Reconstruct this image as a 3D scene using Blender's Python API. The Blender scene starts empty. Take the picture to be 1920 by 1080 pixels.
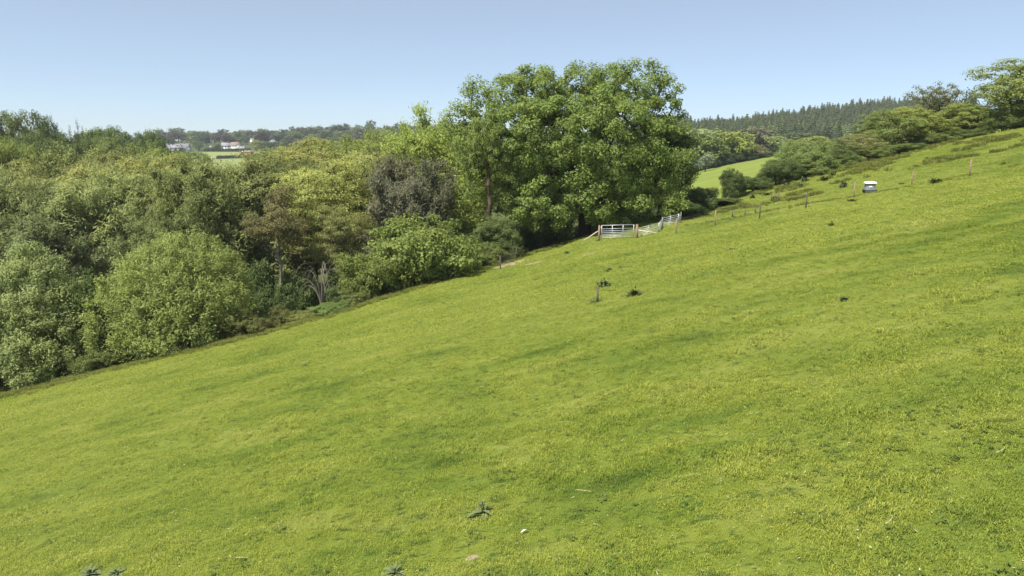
import bpy, math, random
import numpy as np
from mathutils import Vector

R = math.radians
scene = bpy.context.scene
COL = scene.collection
rng = np.random.default_rng(7)

# ------------------------------------------------------------------ camera, sky, sun, exposure
FPX, PITCH = 1280.0, R(11.9)
cam_d = bpy.data.cameras.new('camera'); cam = bpy.data.objects.new('camera', cam_d); COL.objects.link(cam)
cam.location = (0, 0, 0); cam.rotation_euler = (R(90) - PITCH, 0, 0)
cam_d.sensor_width = 36; cam_d.lens = 24; cam_d.clip_start = 0.1; cam_d.clip_end = 12000
scene.camera = cam

SUN_EL, SUN_AZ = R(58), R(228)          # azimuth clockwise from +Y (the view direction)
w = bpy.data.worlds.new('World'); scene.world = w; w.use_nodes = True
nt = w.node_tree; nt.nodes.clear()
sky = nt.nodes.new('ShaderNodeTexSky'); sky.sky_type = 'NISHITA'; sky.sun_disc = False
sky.sun_elevation = SUN_EL; sky.sun_rotation = SUN_AZ; sky.altitude = 300
sky.air_density = 0.6; sky.dust_density = 0.2; sky.ozone_density = 4.0
bg = nt.nodes.new('ShaderNodeBackground'); bg.inputs['Strength'].default_value = 0.073
wo = nt.nodes.new('ShaderNodeOutputWorld')
veil = nt.nodes.new('ShaderNodeMix'); veil.data_type = 'RGBA'          # the thin milky haze that lies evenly over the whole sky
veil.inputs[0].default_value = .40; veil.inputs[7].default_value = (4.1, 4.5, 4.3, 1)
nt.links.new(sky.outputs[0], veil.inputs[6]); nt.links.new(veil.outputs[2], bg.inputs[0]); nt.links.new(bg.outputs[0], wo.inputs[0])
sl = bpy.data.lights.new('sun', 'SUN'); sl.energy = 3.4; sl.angle = R(2.5); sl.color = (1, .95, .86)
so = bpy.data.objects.new('sun', sl); COL.objects.link(so)
sd = Vector((math.sin(SUN_AZ) * math.cos(SUN_EL), math.cos(SUN_AZ) * math.cos(SUN_EL), math.sin(SUN_EL)))
so.rotation_euler = sd.to_track_quat('Z', 'Y').to_euler()
vs = scene.view_settings
vs.view_transform = 'Standard'; vs.look = 'None'; vs.gamma = 1; vs.use_curve_mapping = False
vs.exposure = 1.25
scene.cycles.use_denoising = True
scene.cycles.max_bounces = 9; scene.cycles.diffuse_bounces = 5; scene.cycles.transmission_bounces = 5; scene.cycles.volume_bounces = 0
scene.cycles.transparent_max_bounces = 4

# ------------------------------------------------------------------ mesh helpers
def mesh_np(name, V, F, mat=None, tint=None, smooth=False):
    """V (n,3); F: list of (m,k) int arrays; tint: per-face floats kept as a face attribute"""
    me = bpy.data.meshes.new(name)
    V = np.asarray(V, np.float32).reshape(-1, 3)
    F = [np.asarray(f, np.int32) for f in (F if isinstance(F, list) else [F]) if len(f)]
    me.vertices.add(len(V)); me.vertices.foreach_set('co', V.ravel())
    nl = sum(f.size for f in F); npoly = sum(len(f) for f in F)
    me.loops.add(nl); me.polygons.add(npoly)
    me.loops.foreach_set('vertex_index', np.concatenate([f.ravel() for f in F]))
    ks = np.concatenate([np.full(len(f), f.shape[1], np.int32) for f in F])
    st = np.concatenate([[0], np.cumsum(ks)[:-1]]).astype(np.int32)
    me.polygons.foreach_set('loop_start', st)
    if smooth: me.polygons.foreach_set('use_smooth', np.ones(npoly, bool))
    if tint is not None:
        a = me.attributes.new('tint', 'FLOAT', 'FACE'); a.data.foreach_set('value', np.asarray(tint, np.float32))
    me.update(calc_edges=True)
    if mat: me.materials.append(mat)
    return me

def obj(name, me, parent=None, loc=None):
    o = bpy.data.objects.new(name, me); COL.objects.link(o)
    if parent: o.parent = parent
    if loc is not None: o.location = loc
    return o

def tag(o, label=None, cat=None, group=None, kind=None):
    if label: o['label'] = label
    if cat: o['category'] = cat
    if group: o['group'] = group
    if kind: o['kind'] = kind
    return o

def empty(name, loc, label, cat, group=None, rz=0):
    o = bpy.data.objects.new(name, None); COL.objects.link(o); o.empty_display_size = .3
    o.location = loc; o.rotation_euler = (0, 0, rz)
    return tag(o, label, cat, group)

class MB:
    """collects simple solids into one mesh"""
    def __init__(s): s.V = []; s.F = {}; s.n = 0
    def add(s, V, faces):
        V = np.asarray(V, float).reshape(-1, 3)
        for f in faces: s.F.setdefault(len(f), []).append([i + s.n for i in f])
        s.V.append(V); s.n += len(V)
    def tube(s, p0, p1, r0, r1=None, n=6, cap=True):
        r1 = r0 if r1 is None else r1
        p0 = np.asarray(p0, float); p1 = np.asarray(p1, float)
        d = p1 - p0; d /= max(np.linalg.norm(d), 1e-9)
        a = np.cross(d, [0, 0, 1.0]); 
        if np.linalg.norm(a) < 1e-3: a = np.array([1.0, 0, 0])
        a /= np.linalg.norm(a); b = np.cross(d, a)
        th = np.arange(n) * 2 * math.pi / n
        c = np.cos(th)[:, None] * a + np.sin(th)[:, None] * b
        s.add(np.vstack([p0 + r0 * c, p1 + r1 * c]),
              [[i, (i + 1) % n, n + (i + 1) % n, n + i][::-1] for i in range(n)] + ([list(range(n)), list(range(2 * n - 1, n - 1, -1))] if cap else []))
    def box(s, c, h, rz=0, taper=1.0):
        c = np.asarray(c, float); hx, hy, hz = h
        P = np.array([[x * hx * (taper if z > 0 else 1), y * hy * (taper if z > 0 else 1), z * hz] for z in (-1, 1) for y in (-1, 1) for x in (-1, 1)], float)
        if rz:
            cs, sn = math.cos(rz), math.sin(rz); P[:, :2] = P[:, :2] @ np.array([[cs, sn], [-sn, cs]])
        s.add(P + c, [[0, 2, 3, 1], [4, 5, 7, 6], [0, 1, 5, 4], [1, 3, 7, 5], [3, 2, 6, 7], [2, 0, 4, 6]])
    def mesh(s, name, mat, smooth=False):
        return mesh_np(name, np.vstack(s.V), [np.array(f) for f in s.F.values()], mat, smooth=smooth)
    def build(s, name, mat, parent=None, smooth=False, loc=None):
        return obj(name, s.mesh(name, mat, smooth), parent, loc)

_tab = np.random.default_rng(3).random((256, 256))
def vnoise(x, y):
    x = np.asarray(x, float); y = np.asarray(y, float)
    xi = np.floor(x).astype(int); yi = np.floor(y).astype(int)
    fx = x - xi; fy = y - yi; fx = fx * fx * (3 - 2 * fx); fy = fy * fy * (3 - 2 * fy)
    g = lambda a, b: _tab[a & 255, b & 255]
    return (g(xi, yi) * (1 - fx) + g(xi + 1, yi) * fx) * (1 - fy) + (g(xi, yi + 1) * (1 - fx) + g(xi + 1, yi + 1) * fx) * fy
def ss(a, b, x):
    t = np.clip((np.asarray(x, float) - a) / (b - a), 0, 1); return t * t * (3 - 2 * t)

# ------------------------------------------------------------------ the lie of the land
EX = [-400, -60, -35, -20, -11, 2, 9, 14, 19, 23, 27, 33, 45, 120, 3000]
EY = [20, 42, 47.5, 49.5, 54, 67, 72, 75, 78, 84, 105, 150, 300, 380, 900]
FX = [-50, 9.8, 16.6, 26.5, 34, 70, 200]; FY = [63, 63, 56, 53.5, 51.2, 42, 20]
HX = [10, 25, 28, 36.6, 51, 59, 66, 80, 120, 400]; HY = [76, 80, 82, 86, 91, 89.5, 85, 78, 62, 38]
def hedge_y(x): return np.interp(x, HX, HY)
def past_edge(x, y): return y - np.interp(x, EX, EY)
def past_fence(x, y): return y - np.interp(x, FX, FY)
def smooth_land(x, y):
    x = np.asarray(x, float); y = np.asarray(y, float)
    xe = np.where(x > 70, 70 + 60 * np.tanh((x - 70) / 60), np.where(x < -50, -50 + 15 * np.tanh((x + 50) / 15), x))
    p = -6.4 + .225 * xe - .069 * np.clip(y, -60, 270)
    f = past_fence(x, y)
    p = p - .8 * (ss(0, 5, f) - ss(12, 34, f)) * ss(13, 22, x)
    p = p + .25 * np.exp(-(f + 1.0) ** 2 / 3) * ss(13, 22, x)
    p = p - 2.0 * ss(4, 36, y - hedge_y(x)) * ss(22, 36, x)
    e = past_edge(x, y)
    floor = -20.5 + 2.5 * np.sin(x * .03 + 1) + .02 * np.clip(y - 100, 0, 60) + 4.5 * ss(-70, -110, x - 0 * y) * ss(90, 150, y)
    z = p + (np.minimum(floor, p - 1.5) - p) * ss(0, 22, e)
    s = x / np.maximum(y, 1)
    left = np.interp(y, [250, 400, 560, 745, 900, 1200, 2500, 5000], [-20, -21, -17, -6.5, 2, 6, 8, 8])
    right = np.interp(y, [250, 330, 420, 600, 800, 1500, 5000], [-6, -5, -2, 10, 22, 22, 14]) + ss(.27, .55, s) * np.interp(y, [380, 600, 900, 1600], [0, 16, 20, 6])
    far = left + (right - left) * ss(.02, .22, s)
    return z + (far - z) * ss(290, 430, y)
def land(x, y):
    x = np.asarray(x, float); y = np.asarray(y, float)
    z = smooth_land(x, y)
    near = 1 - ss(100, 140, y)
    # turf relief: lumps, and small terraces that run along the slope
    c = x * .29 + y * .957; d = x * .957 - y * .29
    n = (vnoise(d * .45 + 9, c * 1.5) - .5) * .11 + (vnoise(x * 1.9 + 50, y * 1.9) - .5) * .07 + (vnoise(x * .14 + 30, y * .14) - .5) * .45
    z = z + n * near
    pad = 1 - ss(2.0, 6.0, np.hypot(x - 9.8, (y - 63) * .8))          # the level stand in the gateway
    return z + (-8.56 + .03 * (x - 9.8) - .06 * (y - 63) - z) * pad
def ray(u, v):
    dx = (u - 960) / FPX; dy = (540 - v) / FPX
    return np.array([dx, math.cos(PITCH) + dy * math.sin(PITCH), -math.sin(PITCH) + dy * math.cos(PITCH)])
def on_ground(u, v, tmax=420):
    d = ray(u, v); t = np.arange(5, tmax, .1)
    P = t[:, None] * d; h = P[:, 2] - land(P[:, 0], P[:, 1])
    i = np.argmax(h < 0)
    if h[i] >= 0: i = len(t) - 1
    p = t[i] * d; return np.array([p[0], p[1], float(land(p[0], p[1]))])
def at(u, dist):
    x = (u - 960) / FPX * dist; y = dist * .985
    return np.array([x, y, float(land(x, y))])
def z_at(v, y):
    d = ray(960, v); return y / d[1] * d[2]

# ------------------------------------------------------------------ materials
def new_mat(name):
    m = bpy.data.materials.new(name); m.use_nodes = True
    n = m.node_tree; n.nodes.clear(); return m, n
def N(n, t, **k):
    q = n.nodes.new(t)
    for a, b in k.items(): setattr(q, a, b)
    return q
def noise(n, vec, scale, detail=3, rough=.55):
    q = N(n, 'ShaderNodeTexNoise'); q.inputs['Scale'].default_value = scale; q.inputs['Detail'].default_value = detail
    q.inputs['Roughness'].default_value = rough
    if vec is not None: n.links.new(vec, q.inputs['Vector'])
    return q.outputs['Fac']
def ramp(n, fac, stops):
    q = N(n, 'ShaderNodeValToRGB'); el = q.color_ramp.elements
    while len(el) < len(stops): el.new(.5)
    for e, (p, c) in zip(el, stops): e.position = p; e.color = (*c, 1)
    n.links.new(fac, q.inputs[0]); return q.outputs[0]
def mixc(n, fac, a, b, mode='MIX'):
    q = N(n, 'ShaderNodeMix', data_type='RGBA', blend_type=mode)
    for sck, v in ((0, fac), (6, a), (7, b)):
        if isinstance(v, (int, float)): q.inputs[sck].default_value = v
        elif isinstance(v, tuple): q.inputs[sck].default_value = (*v, 1)
        else: n.links.new(v, q.inputs[sck])
    return q.outputs[2]
def principled(n, col, rough=.8, metal=0, spec=.3, bump=None, trans=None):
    b = N(n, 'ShaderNodeBsdfPrincipled')
    if isinstance(col, tuple): b.inputs['Base Color'].default_value = (*col, 1)
    else: n.links.new(col, b.inputs['Base Color'])
    b.inputs['Roughness'].default_value = rough; b.inputs['Metallic'].default_value = metal
    b.inputs['Specular IOR Level'].default_value = spec
    if bump is not None: n.links.new(bump, b.inputs['Normal'])
    o = N(n, 'ShaderNodeOutputMaterial')
    if trans is not None:
        t = N(n, 'ShaderNodeBsdfTranslucent'); n.links.new(trans[0], t.inputs[0])
        m = N(n, 'ShaderNodeMixShader'); m.inputs[0].default_value = trans[1]
        n.links.new(b.outputs[0], m.inputs[1]); n.links.new(t.outputs[0], m.inputs[2]); n.links.new(m.outputs[0], o.inputs[0])
    else: n.links.new(b.outputs[0], o.inputs[0])
    return b
def bumpn(n, h, strength, dist=.05):
    q = N(n, 'ShaderNodeBump'); q.inputs['Strength'].default_value = strength; q.inputs['Distance'].default_value = dist
    n.links.new(h, q.inputs['Height']); return q.outputs[0]

def turf_colour(n):
    """the pasture's colour over the ground: pale, lush and dry patches, dung marks and painted tuft shadows; used by the soil sheet and by the blades"""
    g = N(n, 'ShaderNodeNewGeometry').outputs['Position']
    mp = N(n, 'ShaderNodeMapping'); mp.inputs['Rotation'].default_value = (0, 0, R(-17)); mp.inputs['Scale'].default_value = (.55, 1.3, 1)
    n.links.new(g, mp.inputs[0])
    big = noise(n, g, .05, 2); mid = noise(n, mp.outputs[0], .42, 4, .6); fine = noise(n, mp.outputs[0], 2.2, 3, .6)
    base = ramp(n, mid, [(.27, (.070, .118, .022)), (.40, (.168, .214, .036)), (.55, (.240, .266, .050)), (.72, (.315, .314, .090))])
    base = mixc(n, ramp(n, fine, [(.35, (0, 0, 0)), (.75, (.45, .45, .45))]), base, (.215, .235, .045))
    dark = ramp(n, noise(n, mp.outputs[0], 1.1, 5, .75), [(.57, (0, 0, 0)), (.70, (.42, .42, .42))])
    base = mixc(n, dark, base, (.060, .105, .028))
    tuft = ramp(n, noise(n, mp.outputs[0], 4.6, 3, .6), [(.56, (0, 0, 0)), (.66, (.8, .8, .8))])  # small dark marks: dung, plus tuft shadows painted into the colour
    base = mixc(n, tuft, base, (.062, .105, .026))
    return mixc(n, ramp(n, big, [(.35, (0, 0, 0)), (.65, (.6, .6, .6))]), base, (.275, .292, .068)), g

M = {}
m, n = new_mat('pasture_turf'); c, g = turf_colour(n)
c = mixc(n, 1.0, c, (.60, .66, .55), 'MULTIPLY')  # darkened all over: shade between the blades is put into the ground colour
principled(n, c, .95, spec=.1, bump=bumpn(n, noise(n, g, 9, 4, .7), .9, .06)); M['turf'] = m

m, n = new_mat('grass_blades'); c, g = turf_colour(n)
a = N(n, 'ShaderNodeAttribute', attribute_name='tint').outputs['Fac']
c = mixc(n, 1.0, c, ramp(n, a, [(0, (.95, 1.06, .9)), (.5, (1.38, 1.44, 1.2)), (.93, (1.75, 1.72, 1.5)), (1, (2.1, 1.9, 2.1))]), 'MULTIPLY')
principled(n, c, .6, spec=.2, trans=(c, .42)); M['grass'] = m

m, n = new_mat('rough_grass'); g = N(n, 'ShaderNodeNewGeometry').outputs['Position']
a = N(n, 'ShaderNodeAttribute', attribute_name='tint').outputs['Fac']
c = mixc(n, noise(n, g, .5, 2), (.19, .245, .042), (.28, .285, .085))
c = mixc(n, 1.0, c, ramp(n, a, [(0, (.6, .6, .6)), (1, (1.3, 1.25, 1.2))]), 'MULTIPLY')
principled(n, c, .7, spec=.15, trans=(c, .4)); M['rough'] = m

m, n = new_mat('woodland_soil'); g = N(n, 'ShaderNodeNewGeometry').outputs['Position']
principled(n, ramp(n, noise(n, g, .8, 5, .7), [(.3, (.05, .06, .022)), (.55, (.085, .105, .03)), (.75, (.12, .11, .055))]), .95, spec=.1, bump=bumpn(n, noise(n, g, 3, 4), 1, .2)); M['soil'] = m

def field_mat(name, a, b, sc):
    m, n = new_mat(name); g = N(n, 'ShaderNodeNewGeometry').outputs['Position']
    mp = N(n, 'ShaderNodeMapping'); mp.inputs['Rotation'].default_value = (0, 0, R(70)); mp.inputs['Scale'].default_value = (.25, 1, 1); n.links.new(g, mp.inputs[0])
    f = noise(n, mp.outputs[0], sc, 4, .6)
    c = mixc(n, ramp(n, f, [(.3, (0, 0, 0)), (.7, (1, 1, 1))]), a, b)
    principled(n, c, .95, spec=.1, bump=bumpn(n, noise(n, g, 2.5, 4, .7), .8, .12)); return m
M['meadow'] = field_mat('meadow_grass', (.135, .185, .032), (.20, .235, .048), .12)
M['far_field'] = field_mat('far_field_grass', (.17, .215, .06), (.24, .26, .10), .03)
M['hill'] = field_mat('hill_grass', (.045, .065, .022), (.085, .11, .035), .02)

def leaf_mat(name, rough=.6, tr=.45, spec=.2):
    m, n = new_mat(name)
    oi = N(n, 'ShaderNodeObjectInfo')
    a = N(n, 'ShaderNodeAttribute', attribute_name='tint').outputs['Fac']
    c = mixc(n, 1.0, oi.outputs['Color'], ramp(n, a, [(0, (.92, 1.0, .9)), (.5, (1.55, 1.58, 1.38)), (1, (2.25, 2.15, 1.8))]), 'MULTIPLY')
    g = N(n, 'ShaderNodeNewGeometry').outputs['Position']
    c = mixc(n, ramp(n, noise(n, g, .35, 2), [(.38, (0, 0, 0)), (.72, (.5, .5, .5))]), c, mixc(n, 1.0, c, (1.18, 1.08, .85), 'MULTIPLY'))
    hs = N(n, 'ShaderNodeHueSaturation'); hs.inputs['Saturation'].default_value = .86; hs.inputs['Value'].default_value = .96; n.links.new(c, hs.inputs['Color']); c = hs.outputs[0]
    principled(n, c, rough, spec=spec, trans=(c, tr)); return m
M['leaf'] = leaf_mat('leaves')
M['leaf_soft'] = leaf_mat('soft_leaves', .7, .45, .2)
def bark_mat(name, a, b):
    m, n = new_mat(name); t = N(n, 'ShaderNodeTexCoord').outputs['Object']
    mp = N(n, 'ShaderNodeMapping'); mp.inputs['Scale'].default_value = (1, 1, .25); n.links.new(t, mp.inputs[0])
    f = noise(n, mp.outputs[0], 5, 5, .7)
    principled(n, mixc(n, f, a, b), .95, spec=.1, bump=bumpn(n, f, .8, .05)); return m
M['bark'] = bark_mat('bark', (.035, .026, .018), (.10, .078, .055))
M['bark_red'] = bark_mat('red_brown_bark', (.06, .042, .030), (.14, .10, .07))
M['bark_pale'] = bark_mat('pale_bark', (.17, .14, .11), (.36, .32, .26))
M['bark_grey'] = bark_mat('grey_twigs', (.12, .11, .085), (.24, .22, .18))
def simple(name, col, rough=.7, metal=0, spec=.3, var=.25, sc=6):
    m, n = new_mat(name); t = N(n, 'ShaderNodeTexCoord').outputs['Object']
    f = noise(n, t, sc, 4, .65)
    lo = tuple(x * (1 - var) for x in col); hi = tuple(min(1, x * (1 + var)) for x in col)
    principled(n, mixc(n, f, lo, hi), rough, metal, spec, bumpn(n, f, .3, .01)); return m
M['post'] = simple('new_timber', (.23, .165, .10), .85)
M['post_old'] = simple('weathered_timber', (.10, .08, .06), .9)
M['timber_pale'] = simple('pale_rail', (.50, .44, .33), .85)
M['galv'] = simple('galvanised_steel', (.48, .50, .51), .45, .35, .5, .12)
M['wire'] = simple('fence_wire', (.22, .22, .22), .6, .5)
M['plastic_grey'] = simple('grey_plastic', (.20, .215, .245), .55, var=.08)
M['plastic_white'] = simple('white_lid', (.80, .82, .86), .45, var=.05)
M['plastic_black'] = simple('black_trough', (.025, .027, .03), .6)
M['emblem'] = simple('pale_emblem', (.66, .68, .58), .6, var=.05)
M['thistle'] = simple('thistle_leaf', (.125, .155, .07), .9, spec=.05, var=.35, sc=14)
M['thistle_dark'] = simple('dark_weed', (.085, .112, .042), .9, spec=.05, var=.35, sc=10)
M['straw'] = simple('dry_straw', (.42, .38, .20), .8, var=.35, sc=30)
M['white'] = simple('white_scrap', (.8, .8, .8), .6, var=.05)
M['bare'] = simple('bare_earth', (.27, .215, .14), .95, var=.35, sc=5)
M['wall_white'] = simple('white_render', (.78, .77, .74), .9, var=.05, sc=.5)
M['roof_red'] = simple('red_tiles', (.24, .185, .155), .9, var=.25, sc=.8)
M['roof_grey'] = simple('grey_slate', (.26, .26, .29), .8, var=.2, sc=.8)
M['brick'] = simple('brick', (.24, .13, .09), .9)
M['glass'] = simple('dark_glass', (.03, .035, .045), .15, spec=.5)
M['truck_red'] = simple('red_paint', (.42, .055, .04), .4)
M['truck_grey'] = simple('pale_canvas', (.50, .50, .52), .7)
M['tyre'] = simple('tyre', (.02, .02, .02), .9)

# ------------------------------------------------------------------ ground sheets
def axis(lo, hi, step, out_lo, out_hi):
    core = np.arange(lo, hi + 1e-6, step)
    def grow(limit):
        a = []; t = 0; s = step
        while t < limit: s *= 1.16; t += s; a.append(t)
        return np.array(a)
    return np.concatenate([(lo - grow(lo - out_lo))[::-1], core, hi + grow(out_hi - hi)])
gx = axis(-62, 100, .36, -1900, 1900); gy = axis(6, 105, .36, -300, 2300)
GX, GY = np.meshgrid(gx, gy); GZ = land(GX, GY)
GV = np.stack([GX, GY, GZ], -1).reshape(-1, 3)
nx, ny = len(gx), len(gy)
ii = (np.arange(ny - 1)[:, None] * nx + np.arange(nx - 1)[None]).ravel()
GF = np.stack([ii, ii + 1, ii + nx + 1, ii + nx], 1)
cx = GV[GF, 0].mean(1); cy = GV[GF, 1].mean(1); cs = cx / np.maximum(cy, 1)
e = past_edge(cx, cy)
cls = np.full(len(GF), 4)
cls[(e < 1.2) & (cy < hedge_y(cx))] = 0
cls[(e >= 1.2) & (cy < 300) & (cs < .22)] = 1
cls[(e >= 1.2) & (cy < 125)] = 1
cls[(cls == 4) & (cy >= 60) & (cy < 300) & (cs > .2)] = 2
cls[(cs > -.445) & (cs < -.345) & (cy > 520) & (cy < 752)] = 3
for k, (nm, mat, lab) in enumerate([('pasture', 'turf', 'sloping yellow-green grazed pasture filling the foreground'),
        ('woodland_floor', 'soil', 'dark shaded soil under the wood'), ('meadow', 'meadow', 'smooth pale green field beyond the hedge'),
        ('far_field', 'far_field', 'pale field below the white houses on the far ridge'), ('hills', 'hill', 'dull green land rolling away to the horizon')]):
    F = GF[cls == k]; u, inv = np.unique(F, return_inverse=True)
    tag(obj(nm, mesh_np(nm, GV[u], inv.reshape(F.shape), M[mat], smooth=True)), lab, 'ground', kind='structure')

# ------------------------------------------------------------------ the air
q = MB(); q.box((0, 1000, 12), (2000, 1400, 58)); hz = q.build('haze', None); tag(hz, 'thin pale haze in the air over the valley', 'haze', kind='stuff')
m, n = new_mat('haze_air'); pv = N(n, 'ShaderNodeVolumePrincipled'); pv.inputs['Density'].default_value = .00018; pv.inputs['Color'].default_value = (.85, .9, .96, 1)
pv.inputs['Anisotropy'].default_value = .2; n.links.new(pv.outputs[0], N(n, 'ShaderNodeOutputMaterial').inputs['Volume']); hz.data.materials.append(m)

# ------------------------------------------------------------------ grass (geometry-node scatter)
def blades(name, nb, rad, lo, hi, wid, lean, mat, seed):
    r = np.random.default_rng(seed)
    a = r.random(nb) * 6.283; q = rad * np.sqrt(r.random(nb))
    b = np.stack([np.cos(a) * q, np.sin(a) * q, np.full(nb, -.02)], 1)
    th = r.random(nb) * 6.283; L = r.uniform(lo, hi, nb); ln = r.uniform(.25, 1, nb) * lean
    dirh = np.stack([np.cos(th), np.sin(th), np.zeros(nb)], 1); side = np.stack([-np.sin(th), np.cos(th), np.zeros(nb)], 1)
    mid = b + dirh * (L * ln * .35)[:, None] + np.array([0, 0, 1]) * (L * .6)[:, None]
    tip = b + dirh * (L * ln)[:, None] + np.array([0, 0, 1]) * (L * (1 - .45 * ln))[:, None]
    wv = side * wid * r.uniform(.7, 1.3, nb)[:, None]
    V = np.stack([b - wv, b + wv, mid + wv * .8, mid - wv * .8, tip], 1).reshape(-1, 3)
    k = np.arange(nb)[:, None] * 5
    me = mesh_np(name, V, [k + np.array([0, 1, 2, 3]), k + np.array([3, 2, 4])], mat, np.concatenate([r.random(nb)] * 2))
    return bpy.data.objects.new(name, me)          # a source for the scatter, never linked to the scene
def scatter(name, protos, P, scale, idx, label, cat):
    me = bpy.data.meshes.new(name); me.vertices.add(len(P)); me.vertices.foreach_set('co', np.asarray(P, np.float32).ravel())
    for nm, ty, v in (('gscale', 'FLOAT', scale), ('gidx', 'INT', idx), ('grot', 'FLOAT', rng.random(len(P)) * 6.283)):
        at_ = me.attributes.new(nm, ty, 'POINT'); at_.data.foreach_set('value', np.asarray(v, np.float32 if ty == 'FLOAT' else np.int32))
    o = obj(name, me); tag(o, label, cat, kind='stuff')
    t = bpy.data.node_groups.new(name, 'GeometryNodeTree')
    t.interface.new_socket('Geometry', in_out='INPUT', socket_type='NodeSocketGeometry')
    t.interface.new_socket('Geometry', in_out='OUTPUT', socket_type='NodeSocketGeometry')
    gi = t.nodes.new('NodeGroupInput'); go = t.nodes.new('NodeGroupOutput')
    ip = t.nodes.new('GeometryNodeInstanceOnPoints'); jn = t.nodes.new('GeometryNodeJoinGeometry')
    for p in reversed(protos):
        q = t.nodes.new('GeometryNodeObjectInfo'); q.inputs['Object'].default_value = p; q.inputs['As Instance'].default_value = True
        t.links.new(q.outputs['Geometry'], jn.inputs[0])
    def na(nm, ty):
        q = t.nodes.new('GeometryNodeInputNamedAttribute'); q.data_type = ty; q.inputs['Name'].default_value = nm
        return q.outputs['Attribute']
    cxyz = t.nodes.new('ShaderNodeCombineXYZ'); t.links.new(na('grot', 'FLOAT'), cxyz.inputs[2])
    e2r = t.nodes.new('FunctionNodeEulerToRotation'); t.links.new(cxyz.outputs[0], e2r.inputs[0])
    t.links.new(gi.outputs[0], ip.inputs['Points']); t.links.new(jn.outputs[0], ip.inputs['Instance'])
    ip.inputs['Pick Instance'].default_value = True
    t.links.new(na('gidx', 'INT'), ip.inputs['Instance Index']); t.links.new(e2r.outputs[0], ip.inputs['Rotation'])
    t.links.new(na('gscale', 'FLOAT'), ip.inputs['Scale']); t.links.new(ip.outputs[0], go.inputs[0])
    md = o.modifiers.new('scatter', 'NODES'); md.node_group = t
    return o
BARE = [(960, 495, .95), (1003, 493, .75), (940, 500, .5), (884, 1051, .10), (1100, 478, .45)]
bare_pts = [(on_ground(u, v), r) for u, v, r in BARE]
g_protos = [blades('grass_tuft', 120, .24, .028, .062, .0045, 1.25, M['grass'], 11 + i) for i in range(3)] + \
           [blades('grass_tuft_lush', 110, .22, .05, .11, .005, 1.1, M['grass'], 31), blades('grass_tuft_wide', 90, .42, .04, .085, .009, 1.25, M['grass'], 41),
            blades('grass_tuft_wide', 90, .42, .04, .085, .009, 1.25, M['grass'], 42)]
PS, SC, IX = [], [], []
for y0, y1, dens, wide in ((7, 18, 46, 0), (18, 34, 28, 0), (34, 52, 12, 1), (52, 98, 7, 1)):
    xa, xb = -.86 * y1 - 2, .86 * y1 + 2
    k = int((xb - xa) * (y1 - y0) * dens)
    x = rng.uniform(xa, xb, k); y = rng.uniform(y0, y1, k)
    ok = (np.abs(x) < .84 * y + 2) & (past_edge(x, y) < .6) & (y < hedge_y(x))
    for p, r in bare_pts:
        ok &= np.hypot(x - p[0], (y - p[1])) > r * (.25 + .6 * vnoise(x * 4, y * 4))
    x, y = x[ok], y[ok]
    hgt = vnoise(x * .8 + 5, y * .8) * .5 + vnoise(x * 2.3, y * 2.3 + 9) * .5
    lush = (hgt > .66) & (rng.random(len(x)) < .3)
    PS.append(np.stack([x, y, land(x, y)], 1)); SC.append((.62 + .75 * hgt) * rng.uniform(.8, 1.2, len(x)))
    IX.append(np.where(lush & (wide == 0), 3, rng.integers(0, 3, len(x)) if not wide else 4 + rng.integers(0, 2, len(x))))
scatter('grass', g_protos, np.vstack(PS), np.concatenate(SC), np.concatenate(IX), 'short grazed grass covering the sloping pasture', 'grass')
# taller grass along the wood's edge, along the fence and rushy tussocks beyond it
r_protos = [blades('rough_tuft', 120, .35, .25, .55, .010, .8, M['rough'], 61), blades('rough_tuft', 120, .30, .2, .5, .010, .8, M['rough'], 62)]
x = rng.uniform(-60, 22, 6000); y = np.interp(x, EX, EY) + np.where(rng.random(len(x)) < .35, rng.normal(-.2, .8, len(x)), rng.normal(.8, .6, len(x)))
ok = (past_edge(x, y) > -1.6 - 2.2 * ss(-28, -36, x)) & (vnoise(x * 1.1, y * 1.1) > .22); x, y = x[ok], y[ok]
x2 = rng.uniform(15, 75, 1500); y2 = np.interp(x2, FX, FY) + rng.normal(.5, .45, len(x2))
x3 = rng.uniform(18, 72, 26000); y3 = rng.uniform(60, 98, 26000)
msk = (rng.random(26000) < .75 * ss(.54, .76, vnoise(x3 * .22 + 3, y3 * .5 + 8) * .55 + vnoise(x3 * .8, y3 * 1.4) * .45)) & (y3 < hedge_y(x3)) & (y3 > 70) & (x3 < 56) & (x3 > 22)
x3, y3 = x3[msk], y3[msk]
X = np.concatenate([x, x2, x3]); Y = np.concatenate([y, y2, y3])
S = np.concatenate([rng.uniform(.35, .8, len(x)), rng.uniform(.25, .55, len(x2)), rng.uniform(.5, 1.25, len(x3))])
scatter('rough_grass', r_protos, np.stack([X, Y, land(X, Y)], 1), S, rng.integers(0, 2, len(X)), 'long rough grass along the wood edge and in rushy tussocks beyond the fence', 'rough grass')

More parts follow.
